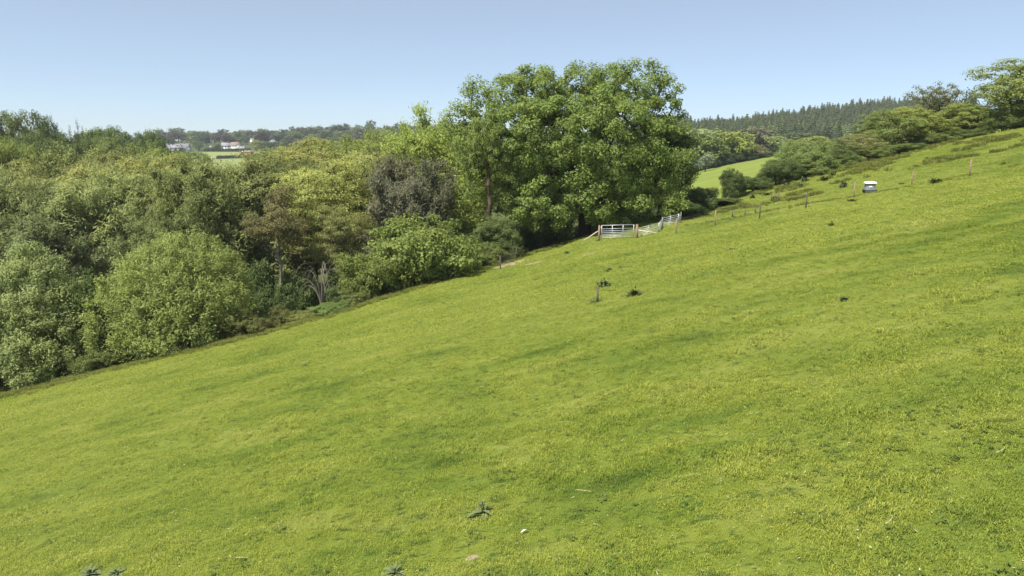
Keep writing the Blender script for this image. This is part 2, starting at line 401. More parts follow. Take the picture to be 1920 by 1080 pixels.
# clover, plantain and dock leaves among the grass
m, n = new_mat('herb_leaf'); a = N(n, 'ShaderNodeAttribute', attribute_name='tint').outputs['Fac']
c = mixc(n, a, (.105, .150, .028), (.165, .215, .042)); principled(n, c, .6, spec=.2, trans=(c, .3)); M['herb'] = m
def herb(name, nl, L, seed):
    r = np.random.default_rng(seed); V = []; F = []
    for i in range(nl):
        a = r.random() * 6.28; l = L * r.uniform(.6, 1.1); wd = l * r.uniform(.16, .28); c_, s_ = math.cos(a), math.sin(a); ox, oy = r.normal(size=2) * L * .5; h = r.uniform(.02, .06)
        for t, w_ in ((.05, .2), (.5, 1), (1, .05)):
            z = .01 + h * math.sin(t * 2.3)
            V += [[ox + c_ * l * t - s_ * wd * w_, oy + s_ * l * t + c_ * wd * w_, z], [ox + c_ * l * t + s_ * wd * w_, oy + s_ * l * t - c_ * wd * w_, z]]
        k = i * 6; F += [[k, k + 1, k + 3, k + 2], [k + 2, k + 3, k + 5, k + 4]]
    return bpy.data.objects.new(name, mesh_np(name, V, np.array(F), M['herb'], np.repeat(r.random(nl), 2)))
k = 9000; y = 8 + 52 * rng.random(k) ** 1.3; x = rng.uniform(-1, 1, k) * (.8 * y + 1)
ok = (vnoise(x * .7 + 40, y * .7) * .5 + vnoise(x * 2.1, y * 2.1 + 70) * .5 > .55) & (past_edge(x, y) < 0); x, y = x[ok], y[ok]
scatter('herbs', [herb('herb', 12, .085, 1), herb('herb', 9, .13, 2), herb('herb', 16, .07, 3)], np.stack([x, y, land(x, y) + .02], 1), rng.uniform(.35, 1.0, len(x)), rng.integers(0, 3, len(x)), 'dark broad leaves of clover and dock scattered through the turf', 'herbs')

# bare earth
for k, (p, r) in enumerate(bare_pts):
    na_, nr = 28, 5
    th = np.arange(na_) * 2 * math.pi / na_; V = [p[:2]]
    for j in range(1, nr + 1):
        rr = r * j / nr * (.7 + .6 * vnoise(np.cos(th) * 1.7 + k * 7, np.sin(th) * 1.7 + 3))
        V += list(np.stack([p[0] + np.cos(th) * rr * 1.5, p[1] + np.sin(th) * rr], 1))
    V = np.array(V); Z = land(V[:, 0], V[:, 1]) + .022 - .03 * np.concatenate([np.zeros(1 + na_ * (nr - 1)), np.ones(na_)]) + np.concatenate([rng.random(1 + na_ * (nr - 1)) * .012, np.zeros(na_)])
    F4 = [[1 + j * na_ + i, 1 + (j + 1) * na_ + i, 1 + (j + 1) * na_ + (i + 1) % na_, 1 + j * na_ + (i + 1) % na_] for j in range(nr - 1) for i in range(na_)]
    F3 = [[0, 1 + i, 1 + (i + 1) % na_] for i in range(na_)]
    tag(obj('bare_earth', mesh_np('bare_earth', np.column_stack([V, Z]), [np.array(F4), np.array(F3)], M['bare'], smooth=True)), 'worn patch of bare tan earth in the pasture', 'earth', kind='structure')

# straw flecks and fallen bits in the near turf
k = 3000; y = 8 + 34 * rng.random(k) ** 1.5; x = rng.uniform(-1, 1, k) * (.8 * y + 1)
P = np.stack([x, y, land(x, y) + rng.uniform(.02, .06, k)], 1)
th = rng.random(k) * 6.283; L = rng.uniform(.015, .06, k) * rng.choice([.4, .6, 1.1], k); Wd = rng.uniform(.004, .012, k)
dv = np.stack([np.cos(th), np.sin(th), rng.uniform(-.2, .3, k)], 1) * L[:, None]; sv = np.stack([-np.sin(th), np.cos(th), rng.uniform(-.3, .3, k)], 1) * Wd[:, None]
V = np.stack([P - dv, P + sv, P + dv, P - sv], 1).reshape(-1, 3)
tag(obj('straw_litter', mesh_np('straw_litter', V, np.arange(k * 4).reshape(-1, 4), M['straw'])), 'pale flecks of dry straw and leaf litter in the near turf', 'straw', kind='stuff')

# ------------------------------------------------------------------ trees
def grow_tree(seed, blobs, ncl, dmin, trunk_h, cl_r, flat, nl, leaf, long=1.3, up=.35, shell=.5, bf=.25, rbase=.35, zmin=.5, stems=1, feather=0., bark='bark', leafm='leaf', tips=True, lump=.28, rmin=.02, stem_spread=.6):
    r = np.random.default_rng(seed)
    B = np.array(blobs, float); area = (B[:, 3] * B[:, 4] + B[:, 4] * B[:, 5] + B[:, 3] * B[:, 5])
    pick = r.choice(len(B), ncl * 14, p=area / area.sum())
    d = r.normal(size=(len(pick), 3)); d /= np.linalg.norm(d, axis=1)[:, None]
    f = (shell + (1 - shell) * r.random(len(pick))) * (1 - lump / 2 + lump * vnoise(d[:, 0] * 2.2 + pick * 3.1 + seed, d[:, 2] * 2.2 + d[:, 1] * 2.2))
    C = B[pick, :3] + d * B[pick, 3:] * f[:, None]
    C = C[C[:, 2] > zmin]
    keep = np.empty((0, 3))
    for p in C:
        if len(keep) == 0 or np.min(((keep - p) ** 2).sum(1)) > dmin * dmin:
            keep = np.vstack([keep, p])
            if len(keep) >= ncl: break
    C = keep; cc = (B[:, :3] * area[:, None]).sum(0) / area.sum()
    # skeleton: balanced spanning tree from the trunk to every leaf clump
    nodes = []; par = []; plen = []
    for s_ in range(stems):
        a = s_ * 6.283 / max(stems, 1) + r.random(); sp = stem_spread if stems > 1 else 0
        bx, by = math.cos(a) * sp * .3, math.sin(a) * sp * .3
        st = len(nodes); k = max(2, int(trunk_h / 1.0) + 1)
        for j in range(k + 1):
            t = j / k
            nodes.append([bx + math.cos(a) * sp * t * trunk_h * .4 + r.normal() * .05 * trunk_h * .3 * t, by + math.sin(a) * sp * t * trunk_h * .4 + r.normal() * .05 * trunk_h * .3 * t, -.6 + t * (trunk_h + .6)])
            par.append(-1 if j == 0 else len(nodes) - 2); plen.append(t * trunk_h)
    top = np.array([0, 0, trunk_h]); NA = np.array(nodes); PL = np.array(plen); live = np.array([True] * len(nodes))
    NA2 = list(NA); order = np.argsort(np.linalg.norm(C - top, axis=1))
    arr = np.zeros((len(nodes) + len(C) * 14, 3)); arr[:len(nodes)] = NA; pl = np.zeros(len(arr)); pl[:len(nodes)] = PL; cnt = len(nodes)
    tipnode = []
    for i in order:
        p = C[i]; dd = np.linalg.norm(arr[:cnt] - p, axis=1)
        cost = dd + bf * pl[:cnt] + .8 * np.maximum(0, arr[:cnt, 2] - p[2]) + np.where(arr[:cnt, 2] < trunk_h * .45, 50, 0)
        q = int(np.argmin(cost)); L = dd[q]; k = min(12, max(1, int(math.ceil(L / 1.1)))); prev = q; o_ = arr[q].copy()
        for j in range(1, k + 1):
            t = j / k; x_ = o_ + (p - o_) * t + (r.normal(size=3) * .09 * L / k ** .5 + np.array([0, 0, .05 * L * math.sin(math.pi * t)])) * (j < k)
            arr[cnt] = x_; pl[cnt] = pl[prev] + L / k; par.append(prev); prev = cnt; cnt += 1
        tipnode.append(prev)
    par = np.array(par); acc = np.zeros(cnt); acc[tipnode] = 1
    for i in range(cnt - 1, -1, -1):
        if par[i] >= 0: acc[par[i]] += acc[i]
    rad = np.maximum(rmin, rbase * (np.maximum(acc, .5) / (acc.max() if stems == 1 else acc.max())) ** .46)
    # limbs
    ch = np.where(par >= 0)[0]; p0 = arr[par[ch]]; p1 = arr[ch]; r1 = rad[ch]; r0 = np.minimum(rad[par[ch]], r1 * 1.35)
    istr = par[ch] < 0
    dv = p1 - p0; dl = np.linalg.norm(dv, axis=1)[:, None]; dv /= np.maximum(dl, 1e-6)
    ref = np.where(np.abs(dv[:, 2:3]) > .95, [[1., 0, 0]], [[0, 0, 1.]]); a_ = np.cross(dv, ref); a_ /= np.linalg.norm(a_, axis=1)[:, None]; b_ = np.cross(dv, a_)
    ns = 6; th = np.arange(ns) * 6.2832 / ns
    ring = np.cos(th)[None, :, None] * a_[:, None] + np.sin(th)[None, :, None] * b_[:, None]
    p1x = p1 + dv * np.minimum(dl * .12, r1[:, None])
    TV = np.concatenate([p0[:, None] + ring * r0[:, None, None], p1x[:, None] + ring * r1[:, None, None]], 1).reshape(-1, 3)
    low = TV[:, 2] < .5; fl = 1 + .5 * np.clip((.5 - TV[:, 2]) / .6, 0, 1)     # root flare
    TV[:, :2] *= np.where(low & (np.hypot(TV[:, 0], TV[:, 1]) < rbase * 2.2), fl, 1)[:, None]
    k0 = np.arange(len(ch))[:, None] * 2 * ns
    TF = np.concatenate([k0 + np.array([i, (i + 1) % ns, ns + (i + 1) % ns, ns + i]) for i in range(ns)])
    trunk = mesh_np('trunk', TV, TF, M[bark], smooth=True)
    # leaves
    nc = len(C); ci = np.repeat(np.arange(nc), nl); m_ = len(ci)
    rr = cl_r * (.7 + .6 * r.random(nc))[ci]
    d = r.normal(size=(m_, 3)); d /= np.linalg.norm(d, axis=1)[:, None]
    q = r.random(m_) ** .45
    off = d * (rr * q)[:, None]; off[:, 2] *= flat
    out = C - cc; out /= np.maximum(np.linalg.norm(out, axis=1), .1)[:, None]; out = out[ci]
    if feather:                                        # sprays that stream outwards and up
        ax = out * .7 + np.array([0, 0, .75]) + r.normal(size=(m_, 3)) * .45; ax /= np.linalg.norm(ax, axis=1)[:, None]
        off = off * .62 + ax * (rr * r.random(m_) * feather)[:, None]
    P = C[ci] + off
    nrm = d * .7 + out * .35 + np.array([0, 0, up]) + r.normal(size=(m_, 3)) * .5; nrm /= np.linalg.norm(nrm, axis=1)[:, None]
    tx = (ax if feather else r.normal(size=(m_, 3)) + np.array([0, 0, -.4])); tx = tx - nrm * (tx * nrm).sum(1)[:, None]; tx /= np.maximum(np.linalg.norm(tx, axis=1), 1e-6)[:, None]
    ty = np.cross(nrm, tx); sz = leaf * r.uniform(.6, 1.35, m_)
    hx = tx * (sz * .5 * long)[:, None]; hy = ty * (sz * .5 / long)[:, None] ; bend = nrm * (sz * .16)[:, None]
    LV = np.stack([P - hx - bend, P + hy - hx * .15, P + hx - bend, P - hy + hx * .15], 1).reshape(-1, 3)
    tint = np.clip(.5 + r.normal(size=m_) * .17 + (r.random(nc) - .5)[ci] * .3, 0, 1)
    crown = mesh_np('crown', LV, np.arange(m_ * 4).reshape(-1, 4), M[leafm], tint)
    H = np.percentile(LV[:, 2], 99.7); W = np.percentile(LV[:, 0], 99.5) - np.percentile(LV[:, 0], .5)
    return trunk, crown, float(H), float(W)

PR = {}
def proto(kind, *a, **k):
    a = list(a)
    if kind != 'distant' and not kind.startswith('far'): a[7] = int(a[7] * 1.75); a[8] *= .73
    PR.setdefault(kind, []).append(grow_tree(*a, **k))
def rb(seed, nb, W, z0, z1, rx, rz, core=True):
    """lobes of a crown about W wide between z0 and z1"""
    r = np.random.default_rng(seed); L = [(0, 0, (z0 + z1) / 2, W * .33, W * .33, (z1 - z0) * .40)] if core else []
    for i in range(nb):
        a = i * 2.4 + r.random() * .8; q = W * .5 * r.uniform(.35, .68); z = z0 + (z1 - z0) * r.uniform(.2, .85)
        L.append((math.cos(a) * q, math.sin(a) * q, z, rx * r.uniform(.75, 1.2), rx * r.uniform(.75, 1.2), rz * r.uniform(.75, 1.2)))
    return L
# crowns: broad leafy trees, feathery willows, layered spring oaks, round bushes, ...
for s in (1, 2): proto('broad', 100 + s, rb(s, 9, 11, 4, 15, 2.6, 2.5), 230, .75, 6, 1.05, .75, 95, .25, rbase=.34)
for s in (1, 2, 3): proto('willow', 200 + s, rb(10 + s, 8, 10, 3, 15, 2.5, 3.4), 260, .7, 6, 1.0, 1.0, 95, .30, long=2.3, feather=1.25, shell=.35, rbase=.3, stems=2, leafm='leaf_soft')
for s in (1, 2, 3): proto('layered', 300 + s, rb(20 + s, 10, 12, 5, 15, 2.6, 1.9), 240, .85, 6, 1.15, .32, 75, .22, up=.8, rbase=.36, shell=.45, bf=.15)
for s in (1, 2, 3): proto('bush', 400 + s, rb(30 + s, 9, 10, .3, 7, 2.4, 2.2), 330, .6, 1.2, .8, .85, 80, .20, stems=4, zmin=.15, rbase=.14, shell=.6)
for s in (1, 2): proto('shrub', 500 + s, rb(40 + s, 7, 9, .2, 5, 2.0, 1.6), 170, .6, .8, .8, .7, 90, .24, stems=5, zmin=.1, rbase=.09, shell=.5)
proto('sparse', 600, rb(50, 7, 9, 5, 12, 2.0, 1.5), 95, .9, 5, .75, .6, 38, .22, rbase=.26, shell=.4, bf=.1)
proto('dead', 700, rb(60, 7, 9, 2.5, 9, 2.4, 2.4), 200, .7, 3, .8, 1.1, 60, .26, long=2.6, feather=1.0, rbase=.22, bark='bark_grey', leafm='leaf_soft', stems=3)
proto('pine', 800, rb(70, 9, 8, 8.2, 15, 1.8, 1.1, False), 120, .8, 12, .95, .35, 70, .22, rbase=.19, shell=.3, bf=.4, bark='bark_pale', leafm='leaf_soft', up=.7)
for s in (1, 2, 3): proto('distant', 900 + s, rb(80 + s, 7, 11, 1.5, 11, 2.6, 2.5), 60, 1.2, 3, 1.5, .8, 22, .75, rbase=.3, zmin=.8, rmin=.05)
proto('tall', 1400, [(-.6, 0, 13, 2.6, 2.2, 2.2), (1.2, .3, 11.6, 2.0, 1.8, 1.6), (-2.4, .4, 11.0, 1.7, 1.6, 1.3), (.2, -.8, 14.6, 1.8, 1.6, 1.4), (-2.6, 0, 8.6, 1.2, 1.2, .8)], 95, .8, 12, .8, .75, 70, .24, long=1.6, feather=.7, shell=.4, rbase=.30, bf=.1, bark='bark_red')
proto('dome', 1000, [(.5, 0, 3.0, 5.2, 5.0, 5.2), (2.4, -1.5, 2.6, 3.4, 3.2, 4.2), (-3.6, -1, 2.2, 2.8, 2.8, 3.6), (.8, -2.4, 2.6, 3.6, 2.8, 4.0)], 460, .58, 1.2, .80, .9, 95, .18, long=1.9, feather=.9, stems=5, zmin=.15, rbase=.14, shell=.86, up=.7, lump=.10)
proto('dome', 1001, [(0, 0, 4.2, 3.6, 3.6, 5.0), (1.8, -1, 2.8, 3.0, 2.8, 3.2), (-2.4, .5, 3.0, 2.6, 2.6, 3.4), (.4, 1, 6.6, 2.0, 2.0, 3.0), (2.6, .6, 3.6, 2.2, 2.2, 2.8), (-1, -2.4, 2.4, 2.8, 2.2, 2.8)], 460, .58, 1.2, .80, .8, 95, .19, long=1.6, feather=.8, stems=4, zmin=.15, rbase=.14, shell=.75, up=.6, lump=.18)
for s in (1, 2): proto('airy', 1100 + s, rb(110 + s, 8, 9, 5, 15, 2.3, 2.4), 150, .85, 9, .85, .8, 80, .24, long=2.0, feather=1.0, shell=.4, rbase=.26, bf=.1, bark='bark_red', leafm='leaf_soft')
for s in (1, 2): proto('hedgetree', 1200 + s, rb(120 + s, 10, 10, 1.0, 11, 2.4, 2.2), 210, .85, 3, .85, .7, 80, .22, shell=.55, rbase=.3, bf=.12, up=.55)
for s in (1, 2, 3): proto('far_wood', 1300 + s, rb(80 + s, 7, 11, 1.5, 11, 2.6, 2.5), 50, 1.2, 3, 1.7, .8, 9, 1.25, rbase=.3, zmin=.8, rmin=.05)
# the great oak, its lobes as they stand
K = 76 / 1280.
def lobe(u, v, ru, rv, dy=0, ry=None): return ((u - 1095) * K, dy, (440 - v) * K, ru * K, (ry or ru) * K * .9, rv * K)
oak_l = [lobe(1090, 290, 150, 125), lobe(902, 245, 52, 75, -2), lobe(955, 195, 80, 62), lobe(1035, 180, 75, 58, 1), lobe(1105, 172, 60, 50, 4), lobe(1178, 170, 70, 50, 0),
         lobe(1228, 225, 42, 72, 1), lobe(882, 208, 44, 46, 0), lobe(1000, 168, 62, 50, 2), lobe(1140, 168, 62, 48, 2), lobe(1228, 188, 40, 46, 0), lobe(1000, 250, 90, 80, -4), lobe(1120, 250, 90, 80, -5), lobe(1205, 290, 70, 80, -3), lobe(972, 335, 45, 60, -3), lobe(1020, 360, 80, 50, -4),
         lobe(1130, 355, 90, 45, -4.5), lobe(1210, 372, 60, 38, -3), lobe(1060, 240, 120, 90, 8), lobe(1005, 400, 35, 28, -3)]
proto('oak', 42, oak_l, 700, 1.1, 5.0, 1.0, .75, 130, .27, rbase=.75, shell=.62, bf=.18, zmin=1.6, up=.55, rmin=.03)
scr = np.random.default_rng(5)
def plant(kind, name, base, H, W, col, label, cat='tree', group=None, var=None, parts=True, rz=None, cname='crown', ymul=1.0):
    v = PR[kind][int(scr.integers(len(PR[kind]))) if var is None else var]
    root = empty(name, base, label, cat, group, scr.random() * 6.283 if rz is None else rz)
    k = W / v[3]; root.scale = (k, k * ymul, H / v[2])
    t = obj('trunk' if kind not in ('bush', 'shrub', 'dome') else 'stem', v[0], root)
    c = obj(cname, v[1], root); j = scr.uniform(.82, 1.2)
    c.color = (col[0] * j * scr.uniform(.95, 1.05), col[1] * j, col[2] * j, 1)
    return root
def plant_px(kind, name, u, dist, top, wpx, col, label, **k):
    b = at(u, dist); H = z_at(top, b[1]) - b[2]
    return plant(kind, name, b, max(H, .8), wpx / FPX * dist, col, label, **k)
OAK = (.125, .178, .026); DARK = (.070, .105, .024); BRIGHT = (.185, .225, .032); WIL = (.185, .215, .068); YEL = (.225, .240, .050); OLIVE = (.180, .200, .052); BROWN = (.150, .152, .100); PALE = (.205, .245, .078)

plant('oak', 'oak_tree', at(1095, 76), PR['oak'][0][2] * 1.0 + max(0, 0), PR['oak'][0][3], OAK, 'great spreading oak with dense green crown standing behind the metal gate', rz=0)
# distinct trees at the front of the wood
plant_px('dome', 'field_maple', 60, 54, 466, 250, PALE, 'tall pale green bushy tree at the left frame edge beside the pasture', var=1, rz=1.0)
plant_px('dome', 'round_willow', 330, 54.5, 442, 290, (.235, .285, .058), 'big rounded yellow-green willow bush bulging over the pasture edge', var=0, rz=.1)
plant_px('shrub', 'hazel_bush', 170, 56, 520, 150, (.10, .14, .03), 'mid green bush filling the gap between the pale tall bush and the round willow', cat='bush', var=0)
plant_px('shrub', 'hazel_bush', 790, 61, 412, 235, (.125, .165, .026), 'wide fresh green hazel bush at the bend of the wood edge', cat='bush', var=1, rz=.8)
plant_px('shrub', 'hazel_bush', 700, 58.5, 475, 130, (.125, .165, .026), 'low left-hand spread of fresh green hazel above the bramble bank', cat='bush', var=0)
plant_px('willow', 'sallow_bush', 932, 68, 412, 100, (.10, .135, .035), 'feathery green sallow bush beside the wire netting fence', cat='bush', var=0)
plant_px('airy', 'ash_tree', 850, 82, 200, 210, (.22, .265, .038), 'tall bright yellow-green tree leaning out left of the great oak', var=1)
plant_px('tall', 'alder_tree', 917, 70, 215, 95, (.15, .195, .032), 'slender tree with a bare red-brown trunk against the left side of the great oak', rz=.2, var=0)
plant_px('willow', 'withered_tree', 765, 74, 300, 160, (.165, .17, .11), 'grey-brown withered tree with upright dull twigs in the wood front', var=2)
plant_px('pine', 'birch_tree', 523, 70, 350, 120, (.15, .145, .05), 'tree with a straight bare pale trunk and thin ochre crown', var=0)
plant_px('broad', 'ivy_tree', 1232, 78, 236, 110, (.055, .092, .018), 'dark green dense tree hugging the right-hand side of the great oak', var=0)
plant_px('shrub', 'laurel_bush', 1285, 76, 378, 80, (.10, .145, .032), 'dark bush under the right flank of the great oak behind the hurdles', cat='bush')
plant_px('willow', 'scrub_bush', 1345, 80, 375, 85, (.10, .13, .035), 'feathery scrub bush right of the great oak behind the fence', cat='bush')
plant_px('shrub', 'scrub_bush', 1308, 79, 352, 60, (.08, .12, .03), 'green scrub clump just clear of the oak right edge', cat='bush')
b = at(600, 57); ds = empty('dead_shrub', b, 'small dead shrub with pale arching stems above the brambles', 'shrub')
for i in range(22):
    q = MB(); a = scr.random() * 6.28; L = scr.uniform(1.2, 2.6); hh = scr.uniform(2.6, 5.2); pts = [(math.cos(a) * L * t ** 1.5, math.sin(a) * L * t ** 1.5, hh * math.sin(t * 2.35) ** .8 - .1) for t in np.linspace(0, 1, 9)]
    for j in range(8): q.tube(pts[j], pts[j + 1], .030 - .0025 * j, .0275 - .0025 * j, n=5, cap=False)
    q.build('stem', M['bark_grey' if i % 3 else 'bark_pale'], ds)
# wood, front row
G1 = 'feathery willows in the front row of the wood'
WL = ['grey-green feathery willow at the left frame edge above the pale bushy tree', 'lower pale willow just in front of the tall left-edge willow', 'broad feathery willow behind the gap between the two big front bushes', 'low dark-green willow directly behind the top of the round bush', 'tall feathery willow with visible dark limbs right above the round bush', 'feathery willow just left of the bare pale birch trunk', 'feathery willow cut off by the left frame edge']
for (u, d, top, wp, c), lab in zip([(20, 78, 335, 190, WIL), (110, 74, 392, 180, (.16, .19, .07)), (215, 80, 325, 215, WIL), (300, 74, 400, 150, (.14, .165, .05)), (395, 78, 304, 190, (.17, .20, .055)), (470, 82, 308, 190, WIL), (-70, 76, 350, 180, WIL)], WL):
    plant_px('willow', 'willow_tree', u, d, top, wp, c, lab, group=G1)
G2 = 'ochre-green layered oaks in the wood'
OL = ['olive layered oak rising directly behind the thin birch crown', 'yellowish layered oak with dark trunk midway between birch and withered tree', 'olive layered oak behind the upper left of the withered tree', 'low olive oak right of the birch with small tiered branches', 'bright ochre oak crown on the skyline just right of the red lorry', 'ochre oak crown peeping above the withered grey-brown tree', 'bright green layered crown at the right end, left of the leaning yellow-green tree', 'ochre oak crown just below the far pale field', 'yellow-green oak crown straight above the round willow in the back row', 'widest ochre oak with tangled dark limbs, above left of the round willow', 'ochre oak crown near the left frame edge behind the willows', 'olive oak crown between the two ochre crowns on the left', 'olive oak crown just under the far bungalow', 'ochre oak crown cut by the left frame edge', 'small low olive tree right beside the bare birch trunk']
for (u, d, top, wp, c), lab in zip([(540, 84, 285, 170, OLIVE), (620, 78, 300, 170, YEL), (690, 86, 285, 180, OLIVE), (650, 72, 385, 120, OLIVE), (580, 100, 262, 180, YEL), (740, 98, 270, 180, YEL), (800, 92, 265, 150, BRIGHT), (470, 104, 302, 170, YEL),
                         (310, 100, 292, 190, YEL), (140, 98, 315, 220, YEL), (40, 104, 300, 190, YEL), (230, 112, 287, 190, OLIVE), (375, 116, 296, 190, OLIVE), (-80, 100, 300, 200, YEL), (592, 82, 400, 110, OLIVE)], OL):
    plant_px('layered', 'oak_tree', u, d, top, wp, c, lab, group=G2)
G3 = 'green crowns towards the back of the wood'
CL = ['bright crown sloping down from the left skyline trees', 'bright crown cut by the left frame edge below the dark skyline', 'mid green crown below the ragged skyline tree', 'bright round crown left of the far bungalow', 'low green crown hiding the foot of the far field', 'bright crown right of the far pale field below the copper beech', 'pale green crown right of the ochre skyline oak', 'bright wide crown below the tallest dark ridge tree', 'bright crown left behind the leaning yellow-green tree', 'far green crown over the middle of the wood', 'green crown in the gap left of the great oak', 'distant green crown below the ridge in the middle of the wood', 'distant green crown under the right end of the ridge', 'shaded crown behind the left half of the great oak', 'shaded crown behind the trunk of the great oak', 'shaded crown behind the right half of the great oak']
for (u, d, top, wp, c), lab in zip([(60, 130, 262, 170, BRIGHT), (-30, 125, 246, 200, BRIGHT), (200, 135, 275, 170, (.165, .20, .042)), (290, 140, 280, 170, BRIGHT), (420, 145, 306, 150, (.17, .20, .04)), (535, 140, 280, 130, BRIGHT), (640, 130, 262, 190, (.17, .21, .036)), (720, 150, 255, 190, BRIGHT), (800, 140, 240, 190, BRIGHT), (600, 170, 268, 190, (.16, .20, .045)), (880, 120, 235, 160, BRIGHT), (690, 200, 252, 170, (.14, .18, .05)), (760, 230, 246, 180, (.14, .18, .05)),
                         (1000, 110, 300, 180, OAK), (1120, 110, 300, 180, OAK), (1210, 120, 300, 150, OAK)], CL):
    plant_px('broad' if u % 3 else 'willow', 'ash_tree', u, d, top, wp, c, lab, group=G3)
G4 = 'dark green trees on the left skyline'
SL = ['highest dark oak on the skyline at the left frame edge', 'dark skyline oak cut by the left frame edge', 'dark skyline oak on the slope right of the highest one', 'flat-topped dark oak standing up left of the ragged thin tree', 'dark skyline oak just right of the ragged thin tree', 'dark skyline oak midway between the ragged tree and the bungalow', 'dark skyline oak last but one before the far bungalow', 'dark oak ending the left skyline beside the bungalow', 'dark oak in front of the highest left skyline tree', 'dark oak below the flat-topped skyline oak', 'dark oak lower front of the skyline row']
for i, ((u, d, top, wp), lab) in enumerate(zip([(22, 165, 212, 250), (-80, 160, 208, 260), (88, 175, 243, 150), (133, 182, 231, 120), (205, 175, 246, 190), (255, 170, 249, 190), (302, 175, 256, 130), (335, 185, 268, 110), (60, 150, 256, 230), (160, 155, 262, 230), (260, 158, 264, 210)], SL)):
    plant_px('oak' if wp >= 185 else 'dome', 'oak_tree', u, d, top, wp, (.085, .122, .026) if i % 2 else (.11, .15, .03), lab, group=G4)
plant_px('sparse', 'scots_pine', 178, 172, 232, 30, (.035, .05, .025), 'thin dark ragged tree sticking up on the left skyline')
# undergrowth along the wood's edge
G5 = 'bramble clumps along the wood edge'
for i in range(34):
    x_ = -22 + i * .72 if i < 30 else -40 + (i - 30) * 4.0
    y_ = float(np.interp(x_, EX, EY)) + 1.0 + scr.random() * 4.5; z_ = float(land(x_, y_))
    plant('shrub', 'bramble', (x_, y_, z_), scr.uniform(1.1, 2.2) * (.55 if -19 < x_ < -13 else 1), scr.uniform(2.4, 4.0), (.125 * scr.uniform(.9, 1.15), .16 * scr.uniform(.85, 1.15), .036), 'low bramble clump along the bank between pasture and wood', cat='bramble', group=G5, cname='leaves')
G6 = 'undergrowth bushes inside the wood'
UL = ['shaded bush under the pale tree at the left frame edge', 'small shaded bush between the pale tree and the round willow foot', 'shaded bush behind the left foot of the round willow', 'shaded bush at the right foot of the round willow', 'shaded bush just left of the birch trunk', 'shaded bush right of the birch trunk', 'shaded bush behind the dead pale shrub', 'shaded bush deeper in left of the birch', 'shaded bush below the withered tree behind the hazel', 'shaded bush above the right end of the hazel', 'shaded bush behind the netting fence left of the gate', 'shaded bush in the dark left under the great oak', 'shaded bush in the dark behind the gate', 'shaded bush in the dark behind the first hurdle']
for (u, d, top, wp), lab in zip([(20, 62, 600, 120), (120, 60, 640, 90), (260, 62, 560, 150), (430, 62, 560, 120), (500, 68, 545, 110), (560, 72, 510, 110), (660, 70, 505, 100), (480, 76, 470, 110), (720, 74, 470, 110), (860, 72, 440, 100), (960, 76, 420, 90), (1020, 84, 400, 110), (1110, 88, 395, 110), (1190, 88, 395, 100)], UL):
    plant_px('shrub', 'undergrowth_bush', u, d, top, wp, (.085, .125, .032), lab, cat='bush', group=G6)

# hedge across the hill on the right
HG = 'bushes of the hedge climbing the hill on the right'
for i, (u, top, wp, c, kd, off, lab) in enumerate([
    (1368, 318, 58, DARK, 'shrub', 0, 'low dark bush at the lower left end of the hill hedge'), (1402, 332, 70, (.08, .12, .026), 'shrub', .5, 'dark low bush second from the lower end of the hill hedge'),
    (1445, 300, 80, DARK, 'bush', 1, 'dark rounded bush third along the hill hedge from its lower end'),
    (1495, 264, 105, (.15, .19, .048), 'bush', 2, 'rounded hedge bush standing above the right end of the second field'), (1545, 262, 100, (.125, .165, .04), 'hedgetree', 2.5, 'olive hedge bush just left of the pale ochre-leaved one'), (1592, 248, 95, (.215, .225, .068), 'hedgetree', 2, 'pale ochre-leaved hedge tree halfway up the hill hedge'),
    (1640, 205, 115, (.15, .20, .04), 'hedgetree', 3, 'tall green hedge tree right of the pale ochre-leaved one'), (1690, 200, 110, BRIGHT, 'hedgetree', 4, 'bright green hedge tree just left of the thin open tree'), (1745, 205, 115, (.21, .235, .038), 'hedgetree', 4, 'yellowish hedge tree just right of the thin open tree'), (1790, 192, 110, (.18, .22, .038), 'hedgetree', 4, 'bright hedge tree left beside the tall hedgerow tree'),
    (1620, 272, 70, (.15, .20, .036), 'bush', 0, 'low bush at the hedge foot above the sheep feeder'), (1680, 268, 68, (.13, .18, .035), 'bush', 0, 'low bush at the hedge foot left below the thin open tree'), (1738, 250, 68, (.14, .18, .036), 'bush', 0, 'low bush at the hedge foot right below the thin open tree'), (1790, 240, 68, (.13, .18, .034), 'bush', 0, 'low bush at the hedge foot left of the tall hedgerow tree'), (1560, 290, 70, (.13, .175, .036), 'bush', 0, 'low bush at the hedge foot below the pale ochre-leaved tree'), (1510, 298, 100, (.13, .175, .036), 'bush', 0, 'low bush at the hedge foot third from the dark lower end'),
    (1652, 266, 80, (.12, .165, .032), 'bush', 2.5, 'bush filling the hedge under the tall green hedge tree'), (1710, 254, 80, (.115, .155, .032), 'bush', 2.5, 'bush filling the hedge at the foot of the thin open tree'), (1765, 246, 80, (.125, .17, .034), 'bush', 2.5, 'bush filling the hedge under the yellowish hedge tree'),
    (1845, 205, 90, (.14, .19, .036), 'bush', 1, 'bush at the left foot of the tall hedgerow tree'), (1905, 205, 100, (.13, .175, .034), 'bush', 0, 'bush at the right foot of the tall hedgerow tree'), (1965, 190, 110, OAK, 'bush', 1, 'hedge bush cut off by the right frame edge')]):
    d = 96
    for _ in range(6):
        x = (u - 960) / FPX * d; d = (hedge_y(x) + 1.0 + off) / .985
    plant_px(kd, 'hedge_bush', u, d, top, wp * .98, c, lab or 'leafy green bush in the hedge climbing the hill on the right', cat='bush', group=None if lab else HG)
plant_px('sparse', 'ash_tree', 1718, 99, 155, 88, (.125, .14, .05), 'thin open-crowned tree with bare dark limbs rising above the hedge')
